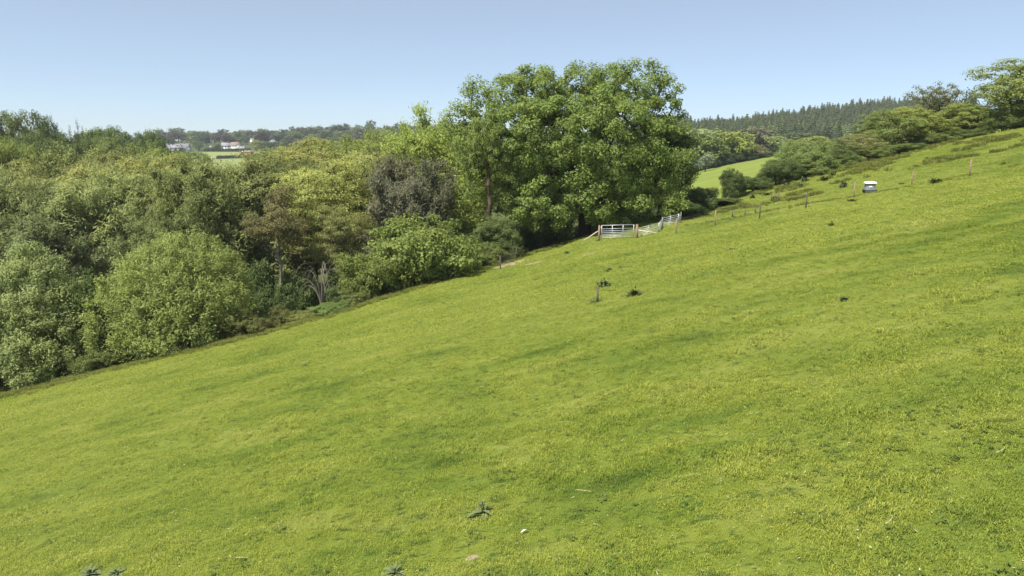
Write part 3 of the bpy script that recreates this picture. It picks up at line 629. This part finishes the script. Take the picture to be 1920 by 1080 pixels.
plant_px('hedgetree', 'hedgerow_oak', 1872, 91, 100, 195, (.18, .22, .04), 'tall spreading hedgerow tree at the right frame edge', var=1)
plant_px('hedgetree', 'hedgerow_oak', 1978, 91, 125, 150, (.165, .21, .04), 'second hedgerow tree cut by the right frame edge', var=0)
plant_px('distant', 'dark_fir', 1775, 300, 166, 26, (.07, .095, .05), 'small dark treetop peeping over the hedge left of the hedgerow tree')

# trees beyond the second field
HB = 'round trees along the far side of the second field'
for u, d, top, wp, c, kd, lab in [(1290, 285, 240, 85, PALE, 'distant', None), (1345, 288, 246, 95, BRIGHT, 'distant', None), (1322, 280, 255, 70, OAK, 'distant', None), (1375, 283, 258, 65, BRIGHT, 'distant', None),
        (1413, 330, 238, 55, BROWN, 'distant', 'brownish rounded tree in front of the dark plantation'), (1440, 310, 255, 40, PALE, 'distant', None), (1472, 318, 248, 45, (.12, .15, .07), 'distant', None), (1455, 316, 258, 45, PALE, 'distant', None), (1500, 310, 255, 60, BRIGHT, 'distant', None),
        (1402, 287, 268, 50, (.15, .14, .06), 'distant', 'pale hawthorn bush with pinkish blossom at the field corner'), (1312, 262, 288, 30, (.19, .22, .14), 'distant', 'small pale hawthorn in blossom beside the oak edge'), (1270, 290, 250, 70, OAK, 'distant', None), (1250, 288, 250, 70, OAK, 'distant', None)]:
    plant_px(kd, 'hawthorn' if lab and 'hawthorn' in lab else 'round_tree', u, d, top, wp, c, lab or 'round light green tree lining the far side of the second field', group=None if lab else HB)
for u in range(1262, 1440, 22):
    plant_px('shrub', 'hedge_bush', u, 278, 291 - (u - 1262) * .03, 34, (.05, .08, .025), 'dark low hedge bush along the top of the second field', cat='bush', group='low hedge along the top of the second field')

# conifer plantation on the hill
def conifer(seed, H=11.5, Rr=2.5):
    r = np.random.default_rng(seed); V = []; F = []; n_ = 0
    for i in range(11):
        t = i / 11; z = H * (.12 + .86 * t); L = Rr * (1 - t ** 1.6) ** .9 + .25
        for j in range(9):
            a = j * .698 + i * .4 + r.normal() * .12; l = L * r.uniform(.75, 1.15); wd = l * .34 + .12
            c, s = math.cos(a), math.sin(a)
            V += [[0, 0, z + .5], [c * l * .6 - s * wd, s * l * .6 + c * wd, z - .2 * l], [c * l, s * l, z - .5 * l + r.normal() * .1], [c * l * .6 + s * wd, s * l * .6 - c * wd, z - .2 * l]]
            F.append([n_, n_ + 1, n_ + 2, n_ + 3]); n_ += 4
    V += [[.25, 0, -.5], [-.12, .2, -.5], [-.12, -.2, -.5], [0, 0, H]]; q = [n_, n_ + 1, n_ + 3]
    return mesh_np('spruce', V, [np.array(F), np.array([[n_, n_ + 1, n_ + 3], [n_ + 1, n_ + 2, n_ + 3], [n_ + 2, n_, n_ + 3]])], M['leaf_soft'], np.clip(.5 + r.normal(size=len(F) + 3) * .2, 0, 1))
con = [conifer(i) for i in range(3)]
r = np.random.default_rng(12)
cand = []
for row, dist in enumerate(np.arange(398, 640, 9.0)):
    for u in np.arange(1225 + r.uniform(0, 4), 1790, 3.4 / dist * 1280):
        uu = u + r.normal() * 2.0; dd = dist + r.normal() * 2.2
        if dist < 398 + 12 + 0 * uu and r.random() < .1: continue
        cand.append((uu, dd, 'front' if row < 1 else 'in'))
small = []
nthing = 0
for uu, dd, w_ in cand:
    b = at(uu, dd); k = int(r.integers(3)); sc_ = r.choice([.7, .85, .95, 1.0, 1.1, 1.25]) * r.uniform(.92, 1.08)
    lightband = vnoise(uu * .012, dd * .02) > .55
    col = (.055, .080, .036) if not lightband else (.10, .135, .045)
    if nthing < 290 and uu > 1262 and (dd < 420 or r.random() < .16):
        o = tag(obj('spruce', con[k], None, b), 'dark spruce in the conifer plantation on the far right hill', 'tree', 'spruces of the hillside plantation')
        o.rotation_euler = (0, 0, r.random() * 6.28); o.scale = (sc_ * 1.05, sc_ * 1.05, sc_); o.color = (*(np.array(col) * r.uniform(.65, 1.4)), 1); nthing += 1
    else: small.append((b, k, sc_, r.random() * 6.28))
def merge(name, meshes, places, mat):
    VV, F4, F3, T4, T3 = [], [], [], [], []; n_ = 0
    cache = []
    for me in meshes:
        V = np.empty(len(me.vertices) * 3, np.float32); me.vertices.foreach_get('co', V)
        st = np.array([(p.loop_total) for p in me.polygons]); lv = np.empty(len(me.loops), np.int32); me.loops.foreach_get('vertex_index', lv)
        t = np.empty(len(me.polygons), np.float32); me.attributes['tint'].data.foreach_get('value', t)
        q = st == 4; cache.append((V.reshape(-1, 3), lv[:q.sum() * 4].reshape(-1, 4), t[q]))
    for b, k, sc_, rz in places:
        V, F, t = cache[k]; c, s = math.cos(rz), math.sin(rz)
        sx, sz = (sc_ if isinstance(sc_, tuple) else (sc_, sc_))
        W_ = np.column_stack([(V[:, 0] * c - V[:, 1] * s) * sx, (V[:, 0] * s + V[:, 1] * c) * sx, V[:, 2] * sz]) + b
        VV.append(W_); F4.append(F + n_); T4.append(np.clip(t + rng.normal() * .08, 0, 1)); n_ += len(V)
    return mesh_np(name, np.vstack(VV), np.vstack(F4), mat, np.concatenate(T4))
o = tag(obj('plantation', merge('plantation', con, small, M['leaf_soft'])), 'dense dark conifer plantation covering the far right hill', 'wood', kind='stuff'); o.color = (.072, .092, .046, 1)

# far ridge on the left
RG = 'trees on the far ridge'
r = np.random.default_rng(21)
ridge = []
for row, (d0, n_, v0) in enumerate([(990, 34, 244), (930, 34, 249), (870, 30, 254), (800, 26, 262)]):
    for i in range(n_):
        u = 300 + (820 - 300) * (i + r.random() * .8) / n_
        if row == 3 and 330 < u < 500 and not (r.random() < 0.0): continue
        if row == 2 and 330 < u < 385: continue
        top = v0 + r.normal() * 3.0 - (6 if u > 560 else 0) - (4 if u > 640 else 0)
        ridge.append((u, d0 + r.normal() * 15, top, r.uniform(16, 34)))
for u, d, top, wp in ridge:
    c = [(.065, .09, .042), (.085, .12, .04), (.13, .165, .05), (.07, .065, .058), (.07, .10, .05)][int(r.integers(5))]
    plant_px('distant', 'ridge_tree', u, d, top, wp, c, 'small rounded tree on the far ridge near the white houses', group=RG)
plant_px('distant', 'copper_beech', 507, 815, 247, 26, (.05, .035, .04), 'dark purplish copper beech on the far ridge right of the houses')
plant_px('distant', 'dark_pine', 655, 900, 234, 26, (.03, .042, .03), 'dark tall tree standing highest on the far ridge')
for u, top, wp, c in [(412, 275, 24, (.10, .14, .04)), (360, 287, 0, None), (426, 268, 18, (.10, .13, .04)), (497, 262, 22, BRIGHT), (515, 266, 24, (.07, .11, .03)), (393, 264, 20, (.09, .12, .04)), (345, 258, 22, (.06, .085, .03)), (400, 284, 34, BRIGHT), (374, 283, 34, BRIGHT)]:
    if c: plant_px('distant', 'garden_tree', u, 748 if top < 280 else 590, top, wp, c, 'garden tree among the far white houses', group='garden trees by the far houses')
places = []
for i in range(330):
    u = r.uniform(-500, 2500); d = r.uniform(1000, 1700)
    if 1200 < u: d = r.uniform(800, 1500)
    b = at(u, d); H = r.uniform(8, 14) * (.5 if u > 1200 else 1); places.append((b, int(r.integers(3)), (r.uniform(1.0, 1.6), H / 11), r.random() * 6.28))
for i in range(120):
    u = r.uniform(-400, 330); d = r.uniform(230, 900); b = at(u, d); places.append((b, int(r.integers(3)), (r.uniform(.9, 1.4), r.uniform(.8, 1.1)), r.random() * 6.28))
for i in range(130):
    u = r.uniform(500, 1280); d = r.uniform(260, 780); b = at(u, d); places.append((b, int(r.integers(3)), (r.uniform(.9, 1.4), r.uniform(.7, 1.0)), r.random() * 6.28))
o = tag(obj('distant_wood', merge('distant_wood', [PR['far_wood'][i][1] for i in range(3)], places, M['leaf'])), 'continuous far woodland along the skyline', 'wood', kind='stuff'); o.color = (.08, .11, .045, 1)
# low hedges of the far fields
def hedge_line(u0, u1, d0, d1, h, lab):
    V = []; t = np.linspace(0, 1, 260); rr = np.random.default_rng(int(u0)); m_ = 1500
    tt = rr.random(m_); uu = u0 + (u1 - u0) * tt; dd = d0 + (d1 - d0) * tt
    x = (uu - 960) / FPX * dd; y = dd * .985; P = np.stack([x, y + rr.normal(size=m_) * .8, land(x, y) + rr.random(m_) * h], 1)
    a = rr.normal(size=(m_, 3)); a /= np.linalg.norm(a, axis=1)[:, None]; b = np.cross(a, rr.normal(size=(m_, 3))); b /= np.linalg.norm(b, axis=1)[:, None]
    V = np.stack([P - a * .6, P + b * .45, P + a * .6, P - b * .45], 1).reshape(-1, 3)
    o = tag(obj('hedge', mesh_np('hedge', V, np.arange(m_ * 4).reshape(-1, 4), M['leaf'], rr.random(m_))), lab, 'hedge'); o.color = (.04, .06, .025, 1)
hedge_line(402, 488, 735, 735, 3.2, 'dark clipped hedge below the far white houses')
hedge_line(424, 492, 640, 650, 2.6, 'lower dark hedge crossing the far pale field')
hedge_line(1440, 1478, 330, 330, 2.0, 'upper thin hedge between field slivers beyond the second field')
hedge_line(1425, 1480, 296, 296, 1.6, 'lower thin hedge closing the top of the second field')

# ------------------------------------------------------------------ far houses and lorry
def house(u, d, vbase, L, Dp, Hw, Hr, rz, roofm, label, nwin=3, chim=True, name='cottage'):
    b = at(u, d); root = empty(name, b, label, 'house', None, rz)
    q = MB(); q.box((0, 0, Hw / 2 - .5), (L / 2, Dp / 2, Hw / 2 + .5))
    q.add([[-L / 2, -Dp / 2, Hw], [-L / 2, Dp / 2, Hw], [-L / 2, 0, Hw + Hr]], [[0, 2, 1]]); q.add([[L / 2, -Dp / 2, Hw], [L / 2, Dp / 2, Hw], [L / 2, 0, Hw + Hr]], [[0, 1, 2]])
    q.build('wall', M['wall_white'], root)
    q = MB(); ov = .35
    for s in (-1, 1):
        q.add([[-L / 2 - ov, s * (Dp / 2 + ov), Hw - .15], [L / 2 + ov, s * (Dp / 2 + ov), Hw - .15], [L / 2 + ov, 0, Hw + Hr + .12], [-L / 2 - ov, 0, Hw + Hr + .12],
               [-L / 2 - ov, s * (Dp / 2 + ov), Hw - .33], [L / 2 + ov, s * (Dp / 2 + ov), Hw - .33], [L / 2 + ov, 0, Hw + Hr - .06], [-L / 2 - ov, 0, Hw + Hr - .06]],
              [[0, 1, 2, 3], [7, 6, 5, 4], [0, 4, 5, 1], [0, 3, 7, 4], [1, 5, 6, 2]])
    rf = q.build('roof', M[roofm], root)
    if chim:
        q = MB(); q.box((L * .3, 0, Hw + Hr + .5), (.45, .45, .9)); q.build('chimney', M['brick'], rf)
    for i in range(nwin):
        x = -L / 2 + L * (i + .5) / nwin
        for z in ((1.4, 3.9) if Hw > 4.5 else (1.5,)):
            q = MB(); q.box((x, -Dp / 2 - .02, z), (.55, .06, .6)); wn = q.build('window', M['glass'], root)
            q = MB(); q.box((x, -Dp / 2 - .09, z), (.05, .03, .6)); q.build('frame', M['wall_white'], wn)
    for s in (-1,):
        q = MB(); q.box((s * (L / 2 + .02), 0, 2.0), (.05, .5, .7)); q.build('window', M['glass'], root)
house(443, 752, 279, 9, 7, 5, 3.2, R(12), 'roof_grey', 'white gabled cottage left of the red-roofed one on the far ridge')
house(460, 752, 280, 9.5, 7.5, 5.2, 3.6, R(-20), 'roof_red', 'white cottage with reddish tiled roof on the far ridge')
house(418, 752, 278, 7, 6, 3, 2.4, R(70), 'roof_grey', 'small white outbuilding half hidden by a tree left of the far cottages', 2, False)
house(472, 750, 280, 6, 4.5, 2.6, 1.8, R(5), 'roof_grey', 'low grey-roofed shed right of the far cottages', 1, False, 'shed')
house(355, 745, 272, 24, 11, 3, 4.6, R(4), 'roof_grey', 'long bungalow under a broad pale grey roof on the far ridge', 5, True, 'bungalow')
house(527, 850, 258, 7, 6, 4, 2.5, R(30), 'roof_grey', 'tiny white house among trees right of the copper beech', 2)
house(569, 860, 258, 8, 6, 4, 2.5, R(-10), 'roof_grey', 'tiny white house farthest right on the ridge', 2)
house(492, 870, 258, 5, 5, 5, 2.5, R(50), 'roof_grey', 'tiny white gable above the copper beech on the ridge', 1)
b = at(482, 700); rt = empty('lorry', b, 'red lorry with pale canvas top parked in the far field', 'lorry', None, R(8))
q = MB(); q.box((.8, 0, 1.6), (4.4, 1.25, .75)); q.build('body', M['truck_red'], rt)
q = MB(); q.box((.8, 0, 2.85), (4.5, 1.3, .45), taper=.93); q.build('canopy', M['truck_grey'], rt)
q = MB(); q.box((-4.9, 0, 1.75), (1.15, 1.2, 1.15), taper=.9); cb = q.build('cab', M['truck_grey'], rt)
q = MB(); q.box((-4.9, -1.17, 2.2), (.7, .05, .4)); q.build('window', M['glass'], cb)
for x_ in (-4.6, 2.2, 3.6):
    for s in (-1, 1):
        q = MB(); q.tube((x_, s * 1.0, .5), (x_, s * 1.3, .5), .5, n=12); q.build('wheel', M['tyre'], rt)
b = at(503, 690); rt = empty('trailer', b, 'small white trailer standing right of the red lorry', 'trailer')
q = MB(); q.box((0, 0, 1.3), (1.7, 1, .9), taper=.85); q.build('body', M['wall_white'], rt)
for s in (-1, 1):
    q = MB(); q.tube((0, s * .9, .35), (0, s * 1.1, .35), .35, n=10); q.build('wheel', M['tyre'], rt)

# ------------------------------------------------------------------ fences, gate, hurdles
def post_mesh(h, r0, mat, lean=0):
    q = MB(); q.tube((0, 0, -.4), (lean, 0, h), r0 * 1.05, r0, n=8); q.tube((lean, 0, h), (lean, 0, h + .03), r0, r0 * .55, n=8); return q.mesh('post', mat)
pA, pB, pC = post_mesh(1.2, .055, M['post'], .02), post_mesh(1.2, .05, M['post_old']), post_mesh(1.18, .055, M['post'], -.03)
def wire_run(name, pts, heights, r_, parent, verticals=0):
    for h in heights:
        q = MB()
        for a, b in zip(pts[:-1], pts[1:]): q.tube(a + [0, 0, h], b + [0, 0, h], r_, n=3, cap=False)
        q.build(name, M['wire'], parent)
# right-hand line
fp = [on_ground(u, v) for u, v in [(1340, 423), (1424, 410), (1511, 391), (1600, 371), (1709, 347), (1818, 330), (1945, 306)]]
fr = empty('wire_fence', fp[0], 'line of slim brown posts with thin wires climbing the slope right of the hurdles', 'fence')
for i, p in enumerate(fp):
    o = obj('post', [pA, pB, pB, pC, pA, pC, pA][i], fr, p - fp[0]); o.rotation_euler = (0, 0, i * 1.3)
wire_run('wire', [p - fp[0] for p in [on_ground(1268, 437)] + fp], (.45, .8, 1.12), .004, fr)
# netting fence left of the gate
GL = np.array([8.25, 63.0, float(land(8.25, 63.0))]); GR = np.array([11.3, 62.8, float(land(11.3, 62.8))])
np_ = [on_ground(u, v) for u, v in [(938, 505), (968, 487), (994, 474), (1053, 457)]] 
for p in np_: p[2] = float(land(p[0], p[1]))
nf = empty('netting_fence', np_[0], 'wooden posts with wire stock netting running from the gate down along the wood', 'fence')
for i, p in enumerate(np_): o = obj('post', [pB, pB, pA, pA][i], nf, p - np_[0]); o.rotation_euler = (0, 0, i)
chain = [p - np_[0] for p in np_] + [GL - np_[0]]
wire_run('wire', chain, (.1, .22, .34, .48, .64, .8, 1.05), .005, nf)
q = MB()
for a, b in zip(chain[:-1], chain[1:]):
    k = int(np.linalg.norm(b - a) / .25)
    for j in range(k):
        c = a + (b - a) * j / k; q.tube(c + [0, 0, .1], c + [0, 0, .8], .004, n=3, cap=False)
o = q.build('net_strand', M['wire'], nf); o['kind'] = 'stuff'
# old stakes within the wood edge and beyond the fence
G7 = 'old dark stakes beyond the fence'
for u, v, h in [(1446, 377, .85), (1459, 377, 1.0), (1452, 376, .55), (1416, 400, .7), (1397, 404, .6), (1373, 407, .7)]:
    p = on_ground(u, v); o = tag(obj('stake', pB, None, p), 'short dark weathered stake in the grass beyond the wire fence', 'stake', G7); o.scale = (1.3, 1.3, h / 1.2)
p = on_ground(117, 706); tag(obj('fence_post', pC, None, p), 'lone thin brown post against the bushes at the far left edge', 'post')
p = on_ground(561, 603); o = tag(obj('fence_post', pB, None, p), 'short black stump of a post in the brambles below the dead shrub', 'post'); o.scale = (2.2, 2.2, .75)
p = on_ground(291, 660); p[1] += .8; o = tag(obj('fence_post', pC, None, (p[0], p[1], float(land(p[0], p[1])))), 'grey post in shade under the round willow', 'post')
p = on_ground(1014, 470); p[1] += .5; o = tag(obj('fence_post', pB, None, p), 'thin grey stake just behind the netting fence', 'post'); o.scale = (.7, .7, .8)
p = on_ground(1120, 567); o = tag(obj('marker_stake', pB, None, p), 'short dark upright stake standing alone in the pasture with grass at its foot', 'stake'); o.scale = (1.1, 1.1, .62)
p = on_ground(1267, 438); tag(obj('fence_post', pA, None, p), 'brown post standing in front of the metal hurdles', 'post')

ax = GR - GL; Lg = float(np.linalg.norm(ax[:2])); rz = math.atan2(ax[1], ax[0]); sl_ = ax[2] / Lg
def strainer(p, off, label, brace, wide):
    rt = empty('gate_post', (p[0] + off, p[1], float(land(p[0] + off, p[1]))), label, 'post')
    q = MB(); q.tube((0, 0, -.5), (.02, 0, 1.25), .105 * wide, .10 * wide, n=10); q.tube((.02, 0, 1.25), (.02, 0, 1.28), .10 * wide, .075 * wide, n=10); q.build('shaft', M['post'], rt)
    gx_, gy_ = p[0] + off + brace[0], p[1] + brace[1]; gz = float(land(gx_, gy_)) - float(land(p[0] + off, p[1]))
    q = MB(); q.tube((math.copysign(.1, brace[0]), 0, .72), (brace[0], brace[1], gz + .02), .055, n=7); q.build('brace', M['timber_pale'], rt)
    return rt
strainer(GL, -.18, 'stout orange-brown post at the left end of the metal gate', (-1.45, -.2), 1.0)
strainer(GR, .22, 'stout orange-brown post between the metal gate and the hurdles', (1.95, -.5), 1.15)
gt = empty('field_gate', GL + [0, 0, .12], 'galvanised metal bar field gate hung between two wooden posts', 'gate', None, rz)
x0, x1, Hg = .06, Lg - .06, 1.12
P3 = lambda x, z: (x, 0, z + sl_ * x)
for z in (0, .14, .28, .43, .60, .80, Hg):
    q = MB(); q.tube(P3(x0, z), P3(x1, z), .032 if z in (0, Hg) else .024, n=8); q.build('rail', M['galv'], gt, True)
for x in (x0, x0 + (x1 - x0) / 3, x0 + (x1 - x0) * 2 / 3, x1):
    q = MB(); q.tube(P3(x, -.03), P3(x, Hg + .02), .032, n=8); q.build('upright', M['galv'], gt, True)
q = MB(); q.box((x1 + .03, 0, .7 + sl_ * x1), (.07, .02, .03)); q.build('latch', M['galv'], gt)
for z in (.15, .95):
    q = MB(); q.box((x0 - .05, 0, z), (.08, .025, .025)); q.build('hinge', M['galv'], gt)
def hurdle(p, d, L, label, group=None):
    d = np.array(d, float); d /= np.linalg.norm(d); b = p + np.append(d * L, 0); b[2] = float(land(b[0], b[1])); s_ = (b[2] - p[2]) / L
    h = empty('hurdle', p + [0, 0, .05], label, 'hurdle', group, math.atan2(d[1], d[0])); Q = lambda x, z: (x, 0, z + s_ * x)
    for z in (.06, .19, .32, .46, .62, .80):
        q = MB(); q.tube(Q(.03, z), Q(L - .03, z), .022, n=6); q.build('rail', M['galv'], h, True)
    for x in (.03, L - .03):
        q = MB(); q.tube(Q(x, -.05), Q(x, .87), .028, n=6); q.build('upright', M['galv'], h, True)
    q = MB(); q.tube(Q(L / 2, .06), Q(L / 2, .80), .018, n=6); q.build('brace', M['galv'], h, True)
    return b
p = GR + [.42, .55, 0]; p[2] = float(land(p[0], p[1]))
p = hurdle(p, (1, -.05), 1.95, 'galvanised hurdle butting against the post right of the gate')
p = hurdle(p, (.36, .93), 1.75, 'second galvanised hurdle from the gate turned steeply away')
p = hurdle(p, (1, -.15), 1.5, 'third galvanised hurdle from the gate behind the brown post')
p = hurdle(p, (.36, .93), 1.75, 'farthest right galvanised hurdle of the pen')

# ------------------------------------------------------------------ feeder
p = on_ground(1630, 361); fd = empty('feed_hopper', p, 'grey sheep feeder with a white lid and pale emblem standing on the slope', 'feeder', None, R(-12)); fd.scale = (.92, .92, .95)
def loft(sections, n=4):
    q = MB()
    V = []
    for hx, hy, z in sections:
        cr = .18; ring = []
        for sx, sy in ((-1, -1), (1, -1), (1, 1), (-1, 1)):
            for tx, ty in (((1, cr), (1 - cr, 0)) if False else ((1 - cr * .5, 1), (1, 1 - cr * .5)) if sx * sy < 0 else ((1, 1 - cr * .5), (1 - cr * .5, 1))):
                ring.append([sx * hx * tx, sy * hy * ty, z])
        V += ring
    m_ = 8
    F = [[i * m_ + j, i * m_ + (j + 1) % m_, (i + 1) * m_ + (j + 1) % m_, (i + 1) * m_ + j] for i in range(len(sections) - 1) for j in range(m_)]
    F += [list(range(m_))[::-1], [(len(sections) - 1) * m_ + j for j in range(m_)]]
    q.add(V, F); return q
loft([(.48, .40, .14), (.45, .37, .30), (.41, .34, .55), (.42, .36, .80)]).build('hopper', M['plastic_grey'], fd)
loft([(.48, .42, .79), (.52, .45, .82), (.51, .44, .88), (.42, .37, .98), (.2, .18, 1.02)]).build('lid', M['plastic_white'], fd)
for s in (-1, 1):
    q = MB(); q.box((s * .49, 0, .15), (.07, .40, .09), taper=1.15); q.build('trough', M['plastic_black'], fd)
loft([(.53, .46, -.06), (.50, .44, .13)]).build('base', M['plastic_black'], fd)
q = MB(); th = np.arange(24) * 2 * math.pi / 24
zc = .50; V = np.concatenate([np.stack([np.cos(th) * .17, -.365 - .01 * (zc + np.sin(th) * .1 - .3) * 0 + (np.sin(th)) * .014, zc + np.sin(th) * .10], 1), np.stack([np.cos(th) * .10, -.375 + np.sin(th) * .008, zc + np.sin(th) * .05], 1)])
V = np.concatenate([V, V + [0, .02, 0]])
F = [[j, (j + 1) % 24, 24 + (j + 1) % 24, 24 + j] for j in range(24)] + [[48 + j, 48 + (j + 1) % 24, (j + 1) % 24, j] for j in range(24)]
q.add(V, F); q.build('emblem', M['emblem'], fd)
q = MB(); q.tube((0, -.36, .50), (0, -.372, .50), .05, n=10); q.build('emblem', M['emblem'], fd)

# ------------------------------------------------------------------ thistles and weeds
def thistle_leaf(L, W, nl=6, droop=.35, seed=0):
    r = np.random.default_rng(seed); V = []; F = []
    for i in range(nl + 1):
        t = i / nl; x = L * t; z = L * (.38 * t - droop * t * t * 1.6); hw = W * (math.sin(math.pi * min(1, .18 + t * .82)) ** .8) * (1.25 if i % 2 else .55)
        V += [[x + (.06 * L if i % 2 else 0), hw, z + hw * .35], [x, 0, z], [x + (.06 * L if i % 2 else 0), -hw, z + hw * .35]]
    for i in range(nl):
        a = i * 3; F += [[a, a + 1, a + 4, a + 3], [a + 1, a + 2, a + 5, a + 4]]
    return np.array(V), F
TL = [thistle_leaf(.34, .05, seed=1, droop=.36), thistle_leaf(.24, .038, seed=2, droop=.18)]
leaf_me = [mesh_np('leaf', V, np.array(F), M['thistle']) for V, F in TL]
def thistle(p, S, label, tall=.3, nl=15):
    rt = empty('thistle', p, label, 'thistle', None, scr.random() * 6); rt.scale = (S, S, S)
    q = MB(); q.tube((0, 0, -.05), (.015, 0, tall), .02, .008, n=6); q.tube((.015, 0, tall), (.02, 0, tall + .05), .022, .006, n=7); q.build('stem', M['thistle'], rt)
    for i in range(nl):
        f = i / nl; o = obj('leaf', leaf_me[0 if f < .55 else 1], rt, (0, 0, .02 + tall * .9 * max(0, f - .35) / .65))
        o.rotation_euler = (scr.normal() * .1, -.75 * max(0, f - .3) - .05 + scr.normal() * .08, i * 2.4 + scr.normal() * .15); s_ = 1.05 - .55 * max(0, f - .3); o.scale = (s_,) * 3
    return rt
thistle(on_ground(904, 968), .95, 'dark spiky thistle alone in the lower middle of the pasture')
thistle(on_ground(740, 1078), .8, 'thistle rosette at the bottom edge below the pasture middle', .15)
thistle(on_ground(168, 1082), 1.0, 'greyish thistle at the bottom edge near the left corner', .15)
thistle(on_ground(218, 1080), .7, 'smaller greyish thistle right of the one in the bottom left corner', .15)
def clump(p, wd, ht, label, name='thistle_clump', seed=0, spike=True):
    r = np.random.default_rng(seed + 77); VV = []; F = []; n_ = 0
    for i in range(46):
        V, f = thistle_leaf(wd * r.uniform(.3, .6), wd * .07, 4, r.uniform(.1, .5)); a = r.random() * 6.28; pit = r.uniform(0, 1.3)
        X = V.copy(); X[:, 0], X[:, 2] = V[:, 0] * math.cos(pit) - V[:, 2] * math.sin(pit), V[:, 0] * math.sin(pit) + V[:, 2] * math.cos(pit)
        X[:, 2] *= ht / wd * 1.6; Y = X.copy(); Y[:, 0] = X[:, 0] * math.cos(a) - X[:, 1] * math.sin(a); Y[:, 1] = X[:, 0] * math.sin(a) + X[:, 1] * math.cos(a)
        Y += [r.normal() * wd * .14, r.normal() * wd * .1, 0]; VV.append(Y); F += [[j + n_ for j in q_] for q_ in f]; n_ += len(V)
    rt = empty(name, p, label, 'weed')
    obj('leaves', mesh_np('leaves', np.vstack(VV), np.array(F), M['thistle_dark']), rt)
    if spike:
        q = MB(); q.tube((0, 0, -.05), (.02, 0, ht * .95), .025, .012, n=5); q.tube((.02, 0, ht * .9), (.02, 0, ht * 1.1), .055, .02, n=6); q.build('stem', M['thistle_dark'], rt)
for i, (u, v, wd, ht, lab, sp) in enumerate([
    (1132, 537, .95, .45, 'dark thistle clump with one pointed stem left of its smaller neighbour in mid pasture', 1), (1190, 553, .8, .42, 'dark thistle clump with forked top right of its neighbour in mid pasture', 1),
    (1120, 567, .9, .12, 'flat tuft of dark grass round the foot of the lone stake', 0), (1143, 508, .7, .25, 'low dark mound of weeds nearest above the pointed thistle', 0), (1168, 502, .6, .15, 'flattest dark weed patch right of the low mound', 0),
    (1063, 476, .75, .3, 'dark weed mound below the netting fence left of the gate', 0), (1123, 451, .6, .2, 'dark weed tuft at the foot of the left gate post', 0), (1558, 425, .5, .35, 'small dark weed standing alone below the wire fence', 1),
    (1376, 469, .75, .16, 'flat dark weed patch on the slope below the first wire fence post', 0), (1753, 343, 1.1, .5, 'largest dark thistle bush near the wire fence on the right', 0), (1690, 346, .6, .3, 'small dark weed just left of a fence post on the right', 0),
    (1586, 562, .6, .14, 'flat weed tuft in the right middle of the pasture', 0), (1880, 309, .5, .35, 'small dark weed at far right above the wire fence', 1), (1597, 377, .7, .2, 'weed tuft at the foot of the post beside the sheep feeder', 0), (575, 686, .5, .12, 'flat dark weed patch in the left middle of the pasture', 0)]):
    clump(on_ground(u, v), wd, ht, lab, seed=i, spike=bool(sp))
G8 = 'dark tussocks beyond the fence'
RL = ['dark tussock above the three old stakes', 'dark tussock in the upper middle of the rough slope', 'dark tussock left of the three old stakes', 'small dark tussock just behind the old stakes', 'dark tussock below the dark rounded hedge bush', 'dark tussock on the slope beneath the hedge foot', 'dark tussock close under the hedge right of middle', 'topmost dark tussock near the hedge', 'dark tussock lower centre of the rough slope', 'dark tussock on the rough slope left of the feeder']
for i, ((u, v), lab) in enumerate(zip([(1455, 374), (1545, 338), (1412, 372), (1440, 366), (1480, 350), (1510, 340), (1560, 330), (1590, 318), (1500, 352), (1582, 352)], RL)):
    clump(on_ground(u, v), scr.uniform(.7, 1.5), scr.uniform(.5, .9), lab, 'rush_tussock', 40 + i, False)

for i, (u, v, L, a, lab) in enumerate([(1095, 928, .34, -.5, 'pale bent straw stalk lying right of the lone thistle'), (205, 1014, .4, .9, 'pale dry stalk near the bottom left corner'), (455, 1057, .3, -.2, 'short pale stalk at the bottom left of centre'),
        (1670, 990, .35, .6, 'curved pale stalk in the lower right turf'), (1880, 855, .4, .4, 'pale curved stalk near the right frame edge')]):
    p = on_ground(u, v) + [0, 0, .07]; q = MB(); pts = [(math.cos(a + k * .13) * L * (k / 4 - .5), math.sin(a + k * .13) * L * (k / 4 - .5), .03 * math.sin(k * .8)) for k in range(5)]
    for s0, s1 in zip(pts[:-1], pts[1:]): q.tube(s0, s1, .007, n=5)
    tag(q.build('straw_stalk', M['straw'], None, loc=p), lab, 'straw')
p = on_ground(981, 1002) + [0, 0, .06]; q = MB(); q.add([[-.05, -.03, 0], [.0, .03, .03], [.08, .06, .02], [.06, .0, .05], [-.05, -.03, -.01], [.0, .03, .02], [.08, .06, .01], [.06, .0, .04]], [[0, 3, 2, 1], [4, 5, 6, 7], [0, 1, 5, 4], [1, 2, 6, 5], [2, 3, 7, 6], [3, 0, 4, 7]])
tag(q.build('feather', M['white'], None, loc=p), 'small white feather lying on the grass right of the lone thistle', 'feather')
